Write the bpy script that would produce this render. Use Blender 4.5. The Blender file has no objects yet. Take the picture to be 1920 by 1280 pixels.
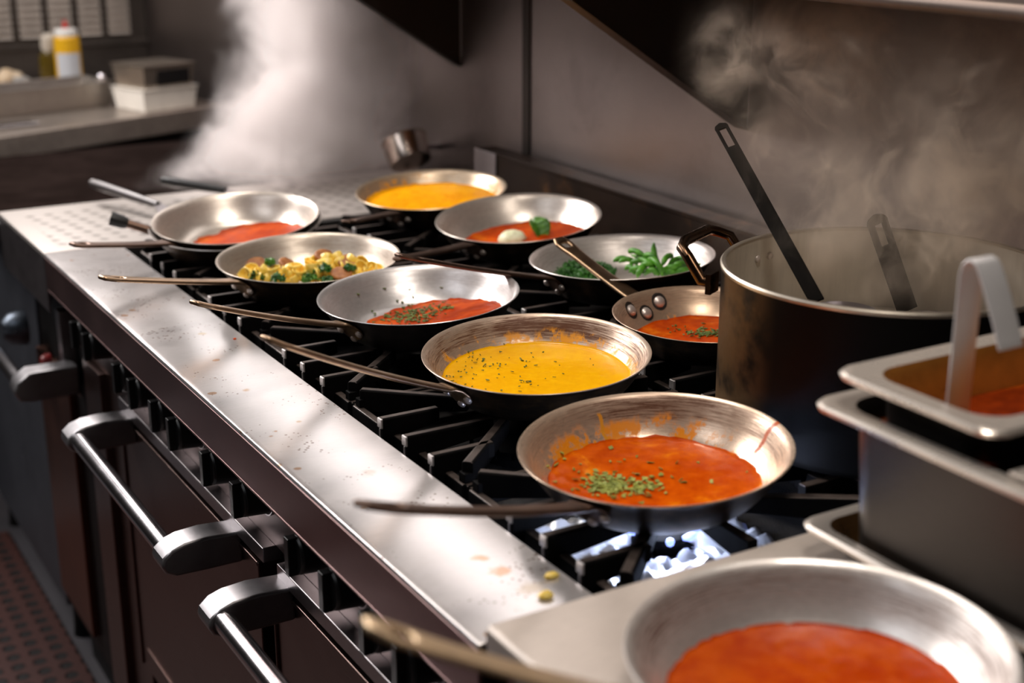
import bpy, bmesh, math, random
from mathutils import Vector, Matrix, noise as mnoise
random.seed(7)
PI = math.pi
SC = bpy.context.scene
COL = SC.collection

# ------------------------------------------------------------------ camera model (metres; x into the back wall, y along the range, z up)
F = 2667.0
PITCH = math.atan(860 / F); YAW = math.radians(30.5); CH = 1.486
FW = Vector((math.sin(YAW) * math.cos(PITCH), math.cos(YAW) * math.cos(PITCH), -math.sin(PITCH)))
RT = Vector((math.cos(YAW), -math.sin(YAW), 0)); UP = RT.cross(FW)
HD = Vector((math.sin(YAW), math.cos(YAW), 0))
CAM = Vector((0, 0, CH))
def ray(u, v): return FW + RT * ((u - 960) / F) - UP * ((v - 640) / F)
def atz(u, v, z):
    r = ray(u, v); return CAM + r * ((z - CH) / r.z)
def atd(u, v, d): return CAM + ray(u, v) * d
def aty(u, v, y):
    r = ray(u, v); return CAM + r * (y / r.y)

# ------------------------------------------------------------------ mesh helpers
class MB:
    def __init__(s): s.v = []; s.f = []; s.m = []
    def add(s, vs, fs, mi=0, M=None):
        o = len(s.v)
        s.v += [tuple(M @ Vector(p)) if M is not None else tuple(p) for p in vs]
        for f in fs: s.f.append(tuple(i + o for i in f)); s.m.append(mi)
    def box(s, a, b, mi=0, M=None):
        x0, y0, z0 = a; x1, y1, z1 = b
        vs = [(x0,y0,z0),(x1,y0,z0),(x1,y1,z0),(x0,y1,z0),(x0,y0,z1),(x1,y0,z1),(x1,y1,z1),(x0,y1,z1)]
        s.add(vs, [(3,2,1,0),(4,5,6,7),(0,1,5,4),(1,2,6,5),(2,3,7,6),(3,0,4,7)], mi, M)
    def lathe(s, prof, n=64, mi=0, M=None, mids=None):
        """prof: list of (r, z); r==0 allowed at both ends; mids: material per segment"""
        vs = []; idx = []
        for r, z in prof:
            if r < 1e-7: idx.append([len(vs)]); vs.append((0, 0, z))
            else:
                idx.append(list(range(len(vs), len(vs) + n)))
                for k in range(n):
                    t = 2 * PI * k / n; vs.append((r * math.cos(t), r * math.sin(t), z))
        o = len(s.v); s.v += [tuple(M @ Vector(p)) if M is not None else p for p in vs]
        for i in range(len(prof) - 1):
            a, b = idx[i], idx[i + 1]; mm = mids[i] if mids else mi
            for k in range(n):
                k2 = (k + 1) % n
                if len(a) == 1 and len(b) == 1: continue
                if len(a) == 1: f = (a[0], b[k2], b[k])
                elif len(b) == 1: f = (a[k], a[k2], b[0])
                else: f = (a[k], a[k2], b[k2], b[k])
                s.f.append(tuple(i2 + o for i2 in f)); s.m.append(mm)
    def tube(s, pts, r, n=12, mi=0, caps=True, M=None):
        pts = [Vector(p) for p in pts]; rs = r if isinstance(r, (list, tuple)) else [r] * len(pts)
        vs = []; up = Vector((0, 0, 1)); last = None
        for i, p in enumerate(pts):
            d = (pts[min(i + 1, len(pts) - 1)] - pts[max(i - 1, 0)]).normalized()
            if last is None:
                a = d.cross(up)
                if a.length < .1: a = d.cross(Vector((1, 0, 0)))
            else: a = last - d * last.dot(d)
            a.normalize(); last = a; b = d.cross(a)
            for k in range(n):
                t = 2 * PI * k / n; vs.append(tuple(p + (a * math.cos(t) + b * math.sin(t)) * rs[i]))
        fs = []
        for i in range(len(pts) - 1):
            for k in range(n):
                k2 = (k + 1) % n; fs.append((i*n+k, i*n+k2, (i+1)*n+k2, (i+1)*n+k))
        if caps: fs.append(tuple(range(n - 1, -1, -1))); fs.append(tuple(range((len(pts)-1)*n, len(pts)*n)))
        s.add(vs, fs, mi, M)
    def prism(s, poly, a, b, axis='y', mi=0, M=None):
        """poly: 2-D outline; extruded from a to b along axis"""
        def P(p, t):
            if axis == 'y': return (p[0], t, p[1])
            if axis == 'x': return (t, p[0], p[1])
            return (p[0], p[1], t)
        n = len(poly); vs = [P(p, a) for p in poly] + [P(p, b) for p in poly]
        fs = [tuple(range(n)), tuple(range(2*n-1, n-1, -1))] + [(i, n+i, n+(i+1) % n, (i+1) % n) for i in range(n)]
        s.add(vs, fs, mi, M)
    def make(s, name, mats, parent=None, smooth=True, bevel=0, bseg=2, angle=35, matrix=None, recalc=True):
        me = bpy.data.meshes.new(name); me.from_pydata(s.v, [], s.f)
        for m in (mats if isinstance(mats, (list, tuple)) else [mats]): me.materials.append(m)
        me.polygons.foreach_set('material_index', s.m)
        if recalc:
            bm = bmesh.new(); bm.from_mesh(me); bmesh.ops.recalc_face_normals(bm, faces=bm.faces); bm.to_mesh(me); bm.free()
        if smooth:
            me.polygons.foreach_set('use_smooth', [True] * len(me.polygons))
            me.set_sharp_from_angle(angle=math.radians(angle))
        o = bpy.data.objects.new(name, me); COL.objects.link(o)
        if parent: o.parent = parent
        if matrix is not None: o.matrix_world = matrix
        if bevel:
            md = o.modifiers.new('soft edges', 'BEVEL'); md.width = bevel; md.segments = bseg; md.limit_method = 'ANGLE'; md.angle_limit = math.radians(40)
            md.harden_normals = True
        return o
def tag(o, label=None, cat=None, group=None, kind=None):
    if label: o['label'] = label
    if cat: o['category'] = cat
    if group: o['group'] = group
    if kind: o['kind'] = kind
    return o
def empty(name, label, cat, loc=(0,0,0), rz=0, group=None, matrix=None):
    o = bpy.data.objects.new(name, None); COL.objects.link(o); o.empty_display_size = .05
    if matrix is not None: o.matrix_world = matrix
    else: o.location = loc; o.rotation_euler = (0, 0, rz)
    return tag(o, label, cat, group)
def struct(o): o['kind'] = 'structure'; return o

# ------------------------------------------------------------------ node helpers
class X:
    """a socket with arithmetic"""
    def __init__(s, nt, so): s.nt = nt; s.so = so
    def _m(s, op, *a):
        n = s.nt.nodes.new('ShaderNodeMath'); n.operation = op
        for i, q in enumerate((s,) + a):
            if isinstance(q, X): s.nt.links.new(q.so, n.inputs[i])
            else: n.inputs[i].default_value = q
        return X(s.nt, n.outputs[0])
    def __add__(s, o): return s._m('ADD', o)
    def __sub__(s, o): return s._m('SUBTRACT', o)
    def __mul__(s, o): return s._m('MULTIPLY', o)
    def __truediv__(s, o): return s._m('DIVIDE', o)
    __radd__ = __add__; __rmul__ = __mul__
    def rsub(s, c): return (s * -1.0) + c
    def abs(s): return s._m('ABSOLUTE')
    def sqrt(s): return s._m('SQRT')
    def sin(s): return s._m('SINE')
    def pow(s, p): return s._m('POWER', p)
    def clamp(s): 
        r = s._m('ADD', 0.0); r.so.node.use_clamp = True; return r
    def max(s, o): return s._m('MAXIMUM', o)
    def min(s, o): return s._m('MINIMUM', o)
    def smooth(s, a, b, c=0.0, d=1.0):
        n = s.nt.nodes.new('ShaderNodeMapRange'); n.interpolation_type = 'SMOOTHSTEP'
        s.nt.links.new(s.so, n.inputs[0])
        for i, q in enumerate((a, b, c, d)): n.inputs[1 + i].default_value = q
        return X(s.nt, n.outputs[0])
class Mat:
    def __init__(s, name):
        s.m = bpy.data.materials.new(name); s.m.use_nodes = True; s.nt = s.m.node_tree
        s.b = s.nt.nodes.get('Principled BSDF'); s.out = s.nt.nodes.get('Material Output')
        s._tc = None
    def coord(s, which='Object'):
        if s._tc is None: s._tc = s.nt.nodes.new('ShaderNodeTexCoord')
        return s._tc.outputs[which]
    def xyz(s, so=None):
        n = s.nt.nodes.new('ShaderNodeSeparateXYZ'); s.nt.links.new(so or s.coord(), n.inputs[0])
        return [X(s.nt, n.outputs[i]) for i in range(3)]
    def vec(s, x, y, z):
        n = s.nt.nodes.new('ShaderNodeCombineXYZ')
        for i, q in enumerate((x, y, z)):
            if isinstance(q, X): s.nt.links.new(q.so, n.inputs[i])
            else: n.inputs[i].default_value = q
        return n.outputs[0]
    def noise(s, scale=5, detail=3, rough=.55, vec=None, dist=0, stretch=None, color=False):
        v = vec or s.coord()
        if stretch:
            mp = s.nt.nodes.new('ShaderNodeMapping'); mp.inputs['Scale'].default_value = stretch; s.nt.links.new(v, mp.inputs[0]); v = mp.outputs[0]
        n = s.nt.nodes.new('ShaderNodeTexNoise'); n.inputs['Scale'].default_value = scale; n.inputs['Detail'].default_value = detail
        n.inputs['Roughness'].default_value = rough; n.inputs['Distortion'].default_value = dist
        s.nt.links.new(v, n.inputs['Vector'])
        return n.outputs['Color'] if color else X(s.nt, n.outputs['Fac'])
    def voronoi(s, scale=5, vec=None, feature='F1', rand=1.0):
        n = s.nt.nodes.new('ShaderNodeTexVoronoi'); n.inputs['Scale'].default_value = scale; n.feature = feature; n.inputs['Randomness'].default_value = rand
        s.nt.links.new(vec or s.coord(), n.inputs['Vector']); return X(s.nt, n.outputs['Distance'])
    def mix(s, f, a, b):
        n = s.nt.nodes.new('ShaderNodeMix'); n.data_type = 'RGBA'
        if isinstance(f, X): s.nt.links.new(f.so, n.inputs[0])
        else: n.inputs[0].default_value = f
        for i, q in ((6, a), (7, b)):
            if isinstance(q, tuple): n.inputs[i].default_value = (*q, 1)
            else: s.nt.links.new(q, n.inputs[i])
        return n.outputs[2]
    def set(s, name, q):
        i = s.b.inputs[name]
        if isinstance(q, X): s.nt.links.new(q.so, i)
        elif isinstance(q, tuple): i.default_value = (*q, 1) if len(q) == 3 else q
        elif isinstance(q, (int, float)): i.default_value = q
        else: s.nt.links.new(q, i)
        return s
    def bump(s, h, strength=.3, dist=.002):
        n = s.nt.nodes.new('ShaderNodeBump'); n.inputs['Strength'].default_value = strength; n.inputs['Distance'].default_value = dist
        s.nt.links.new(h.so, n.inputs['Height']); s.nt.links.new(n.outputs[0], s.b.inputs['Normal']); return s
def simple(name, col, metal=0.0, rough=.5, var=.12, vscale=30, bump=0, spec=None):
    m = Mat(name)
    n = m.noise(vscale, 4)
    c2 = tuple(max(0, c * (1 - var * 1.6)) for c in col); c1 = tuple(min(1, c * (1 + var)) for c in col)
    m.set('Base Color', m.mix(n, c2, c1)).set('Metallic', metal).set('Roughness', n * .2 + (rough - .1))
    if spec is not None: m.set('Specular IOR Level', spec)
    if bump: m.bump(m.noise(vscale * 4, 5), bump, .001)
    return m.m

# ------------------------------------------------------------------ materials
def brushed(name, col, metal, rough, axis=(1, 1, 1), scratch=.15, dirt=0.0, dirtcol=(.12,.07,.04), spots=False, smears=()):
    m = Mat(name)
    n1 = m.noise(9, 5, .6); n2 = m.noise(60, 3, .6, stretch=axis)
    k = (n1 * .6 + n2 * .4)
    base = m.mix(k.smooth(.3, .7), tuple(c * (1 - scratch) for c in col), tuple(min(1, c * (1 + scratch * .5)) for c in col))
    if dirt:
        d = m.noise(5, 8, .7, dist=.4).smooth(.52, .72) * dirt
        base = m.mix(d, base, dirtcol)
    if spots:
        v = m.voronoi(34, vec=m.coord()); sz = m.noise(13, 2)
        # a few brown drips of sauce and many fine crumbs
        drip = (v - (sz.smooth(.50, .70) * .34)).smooth(-.05, 0.0, 1, 0)
        fine = (m.voronoi(150) - m.noise(12, 3).smooth(.44, .66) * .30).smooth(-.04, 0, 1, 0)
        base = m.mix(drip * .8, base, (.40, .20, .08)); base = m.mix(fine * .7, base, (.16, .09, .06))
    if smears:
        sx, sy, sz = m.xyz(); sn = m.noise(38, 5, .7)
        for (px, py, pr, cl) in smears:
            dd = ((sx - px) * (sx - px) + (sy - py) * (sy - py)).sqrt()
            base = m.mix((dd + (sn - .5) * pr * 3.0).smooth(pr * .3, pr, .65, 0), base, cl)
    m.set('Base Color', base).set('Metallic', metal).set('Roughness', k * .25 + (rough - .12))
    m.bump(n2, .06, .001)
    return m.m
M_LEDGE = brushed('scuffed bright steel', (.70, .665, .66), .6, .18, (1, 14, 1), .10, .25, (.46, .38, .33), spots=True, smears=[((lambda q: q.x - .9)(atz(u, v, .92)), (lambda q: q.y - 1.57)(atz(u, v, .92)), r, c) for u, v, r, c in ((900, 1045, .010, (.60, .26, .08)), (940, 1068, .012, (.60, .24, .07)), (462, 731, .006, (.50, .28, .12)), (1000, 1100, .016, (.46, .36, .24)), (380, 625, .006, (.56, .42, .22)), (560, 790, .004, (.46, .28, .12)), (690, 885, .012, (.50, .42, .36)))])
M_NEAR = brushed('smeared steel top', (.72, .63, .56), .3, .34, (1, 10, 1), .12, .4, (.40, .30, .22))
M_APRON = brushed('brown reflecting steel', (.40, .26, .25), 1.0, .34, (1, 1, 8), .1)
M_DOOR = brushed('dark polished steel', (.20, .135, .12), 1.0, .30, (1, 1, 6), .15, .3, (.05, .03, .025))
M_STEELG = brushed('grey steel', (.42, .39, .40), 1.0, .32, (1, 1, 1), .12)
M_BRIGHT = brushed('polished steel bar', (.62, .60, .62), 1.0, .20, (1, 8, 1), .08)
M_CAST = brushed('cast handle bracket', (.34, .33, .34), 1.0, .38, (1, 1, 1), .14)
M_WALL = brushed('wall steel sheet', (.27, .228, .215), 1.0, .42, (1, 1, 10), .08, .3, (.13, .10, .09))
M_BRACKET = brushed('dark bracket steel', (.06, .050, .044), .9, .5, (1, 1, 6), .1)
M_RISER = brushed('heat browned riser', (.022, .011, .006), .0, .5, (1, 6, 1), .5, .75, (.15, .062, .018))
M_RISER.node_tree.nodes['Principled BSDF'].inputs['Specular IOR Level'].default_value = .12
M_BLACK = simple('black enamel', (.010, .009, .009), 0, .5, .12, 30, 0, .15)
M_PLASTIC = simple('black knob plastic', (.010, .010, .010), 0, .38)
M_IRON = simple('cast iron', (.0045, .004, .004), .0, .7, .4, 60, .2, .05)
M_IRONTOP = simple('lit cast iron top', (.10, .076, .066), .4, .45, .45, 70, .2)  # lighter bar tops against near black sides: shading put into the colour
M_IRONTIP = simple('cast iron tip highlight', (.62, .58, .57), .6, .34, .2, 60, .15)  # near white, for the painted highlight on the finger tips
M_TRAY = simple('burnt crumb tray', (.018, .016, .015), .2, .62, .8, 120, .6)
M_EXT = None
M_HANDLE = brushed('browned handle steel', (.40, .27, .17), 1.0, .34, (1, 1, 1), .25, .45, (.16, .09, .05))
M_HANDLEB = brushed('burnt handle steel', (.16, .10, .075), 1.0, .40, (1, 1, 1), .3, .5, (.05, .03, .02))
M_LADLED = simple('burnt black strap', (.004, .003, .0025), 0, .6, .5, 60, 0, .03)
M_HANDLEG = brushed('pale handle steel', (.80, .60, .38), .7, .34, (1, 1, 1), .08)
M_RIVET = simple('rivet aluminium', (.68, .60, .55), .6, .38)
M_GRIME = simple('burnt grime', (.012, .008, .006), 0, .6)
M_WHITE = simple('white plaster', (.38, .36, .34), 0, .7)
M_CEIL = simple('ceiling tile', (.22, .21, .20), 0, .8)

def pan_inside(name, brown=.4, tint=(.66, .60, .55), film=None, film_z=(.02, .035), seed=0.0, rough=.30, drips=()):
    m = Mat(name); x, y, z = m.xyz()
    r = (x * x + y * y).sqrt()
    at = y._m('ARCTAN2', x)
    ring = m.vec(at * 1.2 + seed, r * 30.0, z * 340.0)
    streak = m.noise(2.2, 8, .78, vec=ring, dist=.25)
    big = m.noise(7, 4, .6, vec=m.vec(x + seed, y, z * 2.0))
    wallz = z.smooth(.016, .034) * z.smooth(.0465, .0495, 1, .25)
    mask = (streak.smooth(.40, .66) * .75 + big.smooth(.42, .7) * .5) * wallz * brown * 1.5
    fine = m.noise(230, 3, .7, vec=m.vec(at * .06, r, z)).smooth(.3, .7)
    base = m.mix(fine, tuple(c * .88 for c in tint), tint)
    base = m.mix(mask.clamp(), base, (.11, .040, .015))
    metal = mask.clamp().rsub(1.0) * .55 + .2
    if film:
        h0, h1 = film_z
        f = (m.noise(60, 5, .75, vec=m.vec(x + seed, y, z * .6)) + m.noise(11, 3, vec=m.vec(x - seed, y, z)) * .9).smooth(.97, 1.10)
        f = f * (z + (m.noise(34, 4, .7, vec=m.vec(x, y, 0.0)) - .5) * .030).smooth(h1 - .007, h1 + .002, 1, 0)
        base = m.mix(f, base, film); metal = metal * f.rsub(1.0)
    for (ta, wd, cdr, z0_, z1_) in drips:
        wob = m.noise(70, 2, .5, vec=m.vec(0.0, 0.0, z))
        dr = (at - ta + (wob - .5) * .10).abs().smooth(wd * .6, wd, 1, 0) * z.smooth(z0_, z0_ + .004) * z.smooth(z1_, z1_ + .003, 1, 0)
        base = m.mix(dr, base, cdr); metal = metal * dr.rsub(1.0)
    m.set('Base Color', base).set('Metallic', metal).set('Roughness', mask.clamp() * .22 + rough)
    m.bump(streak, .12, .0008)
    return m.m
def pan_outside(name, col=(.022, .016, .012), sheen=(.10, .055, .022), amount=.4):
    m = Mat(name); x, y, z = m.xyz()
    n = m.noise(14, 6, .7, stretch=(1, 1, 2)); f = m.noise(120, 4, .7)
    base = m.mix((n.smooth(.42, .75) * amount).clamp(), col, sheen)
    m.set('Base Color', base).set('Metallic', .75).set('Roughness', f * .22 + .30); m.bump(n, .15, .001)
    return m.m
M_EXT = pan_outside('burnt pan outside', (.020, .014, .010), (.15, .085, .035), .75)
M_EXTG = pan_outside('grey pan outside', (.06, .055, .055), (.16, .14, .13), .6)
def sauce(name, deep, light, rough=.22, oil=None, scale=60, spread=.5):
    m = Mat(name)
    n = m.noise(scale, 5, .65); b = m.noise(14, 4, .6, dist=.6)
    base = m.mix((n * .5 + b * .5).smooth(.38, .64), deep, light)
    if oil is not None: base = m.mix((b.smooth(.56, .72) * n.smooth(.35, .6)).clamp(), base, oil)
    m.set('Base Color', base).set('Roughness', n * .2 + rough - .1).set('Specular IOR Level', .06).bump(n * .7 + b, .3, .0012)
    return m.m
S_RED = sauce('tomato sauce', (.46, .040, .0008), (.62, .088, .001), .26)
S_ORANGE = sauce('tomato cream sauce', (.48, .052, .0008), (.66, .105, .001), .22, (.88, .30, .006))
S_DEEP = sauce('deep tomato sauce', (.36, .030, .0008), (.56, .072, .0005), .48, (.74, .20, .006))
S_YEL = sauce('saffron sauce', (.86, .40, .002), (.92, .47, .003), .16, None, 90)
S_AMB = sauce('amber sauce', (.82, .30, .001), (.92, .42, .002), .3)
S_PANRED = sauce('brown red sauce', (.16, .018, .004), (.32, .04, .005), .2, (.40, .12, .008))
BROTH = sauce('cloudy broth', (.30, .26, .21), (.38, .33, .27), .16)
def veg(name, a, b, rough=.45, scale=90):
    m = Mat(name); n = m.noise(scale, 4, .6); m.set('Base Color', m.mix(n.smooth(.3, .7), a, b)).set('Roughness', rough).bump(n, .3, .001); return m.m
V_BEAN = veg('green bean skin', (.035, .17, .006), (.09, .32, .012), .5)
V_KALE = veg('chopped dark greens', (.010, .07, .006), (.04, .17, .015))
V_HERB = veg('dried herb flake', (.05, .09, .012), (.16, .20, .03), .7)
V_HERBL = veg('pale herb flake', (.20, .24, .035), (.36, .38, .06), .7)
V_BASIL = veg('basil leaf', (.03, .13, .01), (.10, .28, .02))
V_CHEESE = veg('pale cheese', (.66, .68, .42), (.80, .80, .58), .5)
V_PASTA = veg('yellow pasta', (.95, .62, .06), (1.0, .78, .20), .35, 60)
V_SAUS = veg('browned sausage', (.28, .085, .018), (.46, .18, .045), .5, 120)
V_BREAD = veg('bread crust', (.70, .50, .30), (.85, .70, .52), .7, 40)

# ------------------------------------------------------------------ room shell
def slab(name, a, b, mat):
    m = MB(); m.box(a, b); return struct(m.make(name, mat, smooth=False))
def floor_mat():
    m = Mat('floor tile'); n = m.noise(7, 5); m.set('Base Color', m.mix(n, (.055, .05, .055), (.10, .095, .105))).set('Roughness', .5); return m.m
slab('floor', (-4, -3, -.1), (1.5, 8, 0), floor_mat())
slab('ceiling', (-4, -3, 3.0), (1.5, 8, 3.1), M_CEIL)
slab('wall_back', (1.357, -3, 0), (1.5, 8, 3.0), M_WALL)
slab('wall_front', (-4.1, -3, 0), (-4, 8, 3.0), M_WHITE)
slab('wall_far', (-4, 8, 0), (1.5, 8.1, 3.0), M_WHITE)
slab('wall_near', (-4, -3.1, 0), (1.5, -3, 3.0), M_CEIL)
m = MB(); m.box((1.3535, 2.236, .90), (1.357, 2.262, 2.9)); struct(m.make('trim_1', M_BRACKET, bevel=.001))

# rubber mat on the cook's side
def matmat():
    m = Mat('red brown rubber'); x, y, z = m.xyz()
    v = m.voronoi(24, vec=m.vec(x, y, 0.0), rand=0.0)
    hole = v.smooth(.26, .34, 1, 0); n = m.noise(60, 3)
    m.set('Base Color', m.mix(hole, m.mix(n, (.045, .013, .010), (.075, .022, .016)), (.006, .004, .004))).set('Roughness', .55)
    m.bump(hole.rsub(1.0), .8, .01); return m.m
m = MB(); m.box((-.75, .2, .001), (.535, 3.28, .014)); 
tag(m.make('floor_mat', matmat(), smooth=False, bevel=.004), 'red-brown rubber floor mat with round holes in front of the range', 'mat')

# ------------------------------------------------------------------ overhead shelf with gusset brackets
t = empty('overhead_shelf', 'long dark steel shelf on triangular brackets high on the back wall', 'shelf', (1.2, 1.6, 1.37))
T = Matrix.Translation((-1.2, -1.6, -1.37))
m = MB(); m.box((1.03, -.6, 1.385), (1.356, 3.2, 1.40), 0, T)
# rolled front edge
m.tube([Vector((1.035, -.6, 1.378)) - Vector((1.2,1.6,1.37)), Vector((1.035, 3.2, 1.378)) - Vector((1.2,1.6,1.37))], .0085, 14)
m.make('shelf_board', brushed('shelf steel', (.20, .16, .14), 1.0, .5, (1, 1, 1), .1), t)
for y in (1.62, 2.50):
    m = MB(); m.prism([(1.355, 1.140), (1.355, 1.384), (1.045, 1.384), (1.045, 1.338)], y, y + .004, 'y', 0, T)
    m.prism([(1.355, 1.140), (1.355, 1.144), (1.045, 1.342), (1.045, 1.338)], y - .002, y + .03, 'y', 0, T)
    m.make('bracket', M_BRACKET, t, smooth=False)

# ------------------------------------------------------------------ the gas range
YN, YF = .862, 2.290          # near and far end of the range
XE, XI, XB = .477, .600, 1.300
ZL = .920
rng = empty('gas_range', 'long steel gas range with bright front ledge and twin oven doors', 'range', (.9, 1.57, 0))
O = Vector((.9, 1.57, 0)); T = Matrix.Translation(-O)
m = MB(); m.prism([(XI, ZL), (XI, ZL - .05), (XI - .003, ZL - .05), (XI - .003, ZL - .003), (XE + .004, ZL - .003), (XE, ZL - .006), (XE + .0005, ZL - .001), (XE + .006, ZL)], YN, YF, 'y', 0, T)
m.make('front_ledge', M_LEDGE, rng, bevel=.0012)
m = MB(); m.box((XE, YN, ZL - .060), (XE + .004, YF, ZL - .0065), 0, T); m.box((XE, YN, ZL - .063), (XE + .05, YF, ZL - .060), 0, T)
m.make('apron', M_APRON, rng, bevel=.001)
m = MB(); m.box((.522, YN, .757), (.53, YF, ZL - .06), 0, T); m.make('control_panel', brushed('dark control panel', (.17, .125, .12), 1.0, .42, (1, 1, 6), .1), rng, bevel=.001)
m = MB(); m.box((.535, YN, .12), (1.33, YF, .86), 0, T); m.box((.56, YN + .02, .0), (1.30, YF - .02, .12), 0, T); m.make('body', M_BLACK, rng, bevel=.002)
m = MB(); m.box((.524, 2.03, .13), (.536, YF, .755), 0, T); m.box((.512, 2.15, .15), (.526, 2.25, .75), 0, T); m.make('side_panel', M_DOOR, rng, bevel=.002)
for ya, yb in ((.90, 1.382), (1.425, 2.02)):
    m = MB(); m.box((.506, ya, .738), (.530, yb, .757), 0, T); m.make('trim_strip', M_STEELG, rng, bevel=.0015)
for i, (ya, yb) in enumerate(((.895, 1.405), (1.455, 2.025))):
    m = MB(); m.box((.512, ya, .30), (.536, yb, .725), 0, T); m.box((.5075, ya - .003, .7215), (.513, yb + .003, .7275), 0, T); m.box((.509, ya + .03, .34), (.513, yb - .03, .343), 0, T)
    m.box((.5085, ya - .004, .30), (.515, ya, .727), 0, T); m.box((.5085, yb, .30), (.515, yb + .004, .727), 0, T)
    d = m.make('oven_door', M_DOOR, rng, bevel=.0015)
    hx, hz = .430, .722
    b = MB(); b.tube([Vector((hx, 1.525 if i else .915, hz)) - O, Vector((hx, 1.99 if i else 1.375, hz)) - O], .0125, 20)
    b.make('handle_bar', M_BRIGHT, d)
    for yy in ((1.345, .91) if i == 0 else (1.955, 1.512)):
        b = MB()
        prof = [(.513, .741), (.470, .744), (.442, .742), (.426, .737), (.415, .728), (.412, .718), (.417, .708), (.430, .702), (.470, .701), (.513, .701)]
        b.prism(prof, yy, yy + .043, 'y', 0, T)
        b.make('handle_bracket', M_CAST, d, bevel=.004, bseg=3, angle=30)
kys = [1.02, 1.09, 1.185, 1.275, 1.44, 1.545, 1.675, 1.75, 1.85, 1.925, 2.09, 2.16]
for y in kys:
    m = MB()
    R = Matrix.Translation(Vector((.522, y, .818)) - O) @ Matrix.Rotation(-PI/2, 4, 'Y')
    m.lathe([(0, 0), (.026, 0), (.026, .004), (.0235, .006), (.022, .032), (.020, .035), (0, .0355)], 32, 0, R)
    m.box((-.0215, -.006, .014), (.0215, .006, .044), 0, R)
    k = m.make('knob', M_PLASTIC, rng, bevel=.0012, angle=30)
    m = MB(); m.lathe([(.0235, .0045), (.0268, .0045), (.0268, .0005), (.0235, .0005)], 32, 0, R); m.make('dial_ring', M_STEELG, k)
# back riser
m = MB(); m.box((1.300, YN, .86), (1.306, 2.345, 1.008), 0, T); m.box((1.300, YN, 1.004), (1.345, 2.345, 1.008), 0, T); m.box((1.298, YN, 1.003), (1.302, 2.345, 1.0105), 0, T)
m.make('back_riser', M_RISER, rng, bevel=.001)
m = MB(); m.box((1.2965, 2.262, .93), (1.2995, 2.343, 1.0085), 0, T); m.make('riser_end_plate', M_STEELG, rng, bevel=.001)
# burner tray: floor and the far/near edges
m = MB(); m.box((XI, YN, .862), (1.30, YF, .868), 0, T); m.box((XI, YF - .012, .868), (1.30, YF - .002, .918), 0, T); m.make('drip_tray', M_TRAY, rng, smooth=False)
GC = [1.010 + .278 * k for k in range(5)]
GX = [(.606, .945), (.955, 1.290)]
burn = []
for row in range(2):
    for k in range(5):
        cx = (.765, 1.115)[row]; cy = GC[k]
        m = MB(); R = Matrix.Translation(Vector((cx, cy, .868)) - O)
        foiled = row == 0 and k == 0
        if foiled: m.lathe([(0, .001), (.020, .001), (.022, .010), (.026, .014), (.026, .020), (.018, .024), (0, .024)], 36, 0, R)
        else: m.lathe([(0, .001), (.040, .001), (.044, .010), (.050, .014), (.050, .022), (.040, .028), (.015, .030), (0, .030)], 36, 0, R)
        for a in range(0 if foiled else 12):
            t2 = a * PI / 6; m.box((.044, -.003, .013), (.0535, .003, .024), 0, R @ Matrix.Rotation(t2, 4, 'Z'))
        m.tube([Vector((cx - (.03 if foiled else .15), cy, .882)) - O, Vector((cx, cy, .882)) - O], .011, 12)
        burn.append(m.make('burner', M_IRON, rng, angle=30))

# flames under the front red pan and the stock pot
fm = Mat('gas flame'); fm.set('Base Color', (.02, .02, .05)).set('Emission Color', (.25, .35, 1.0)).set('Emission Strength', 2.4)
def flames(par, cx, cy, n, r0, h):
    b = MB()
    for a in range(n):
        t2 = 2 * PI * a / n + .1; R = Matrix.Translation(Vector((cx, cy, .887)) - O) @ Matrix.Rotation(t2, 4, 'Z')
        hh = h * random.uniform(.8, 1.15)
        b.tube([(r0, 0, 0), (r0 + .008, 0, hh * .35), (r0 + .013, 0, hh * .7), (r0 + .016, 0, hh)], [.0022, .0045, .0035, .0006], 8, 0, True, R)
    f = b.make('flame', fm.m, par); f['label'] = 'small blue gas flames'
flames(burn[0], .765, GC[0], 9, .024, .011)
flames(burn[5], 1.115, GC[0], 16, .052, .034)

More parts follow.
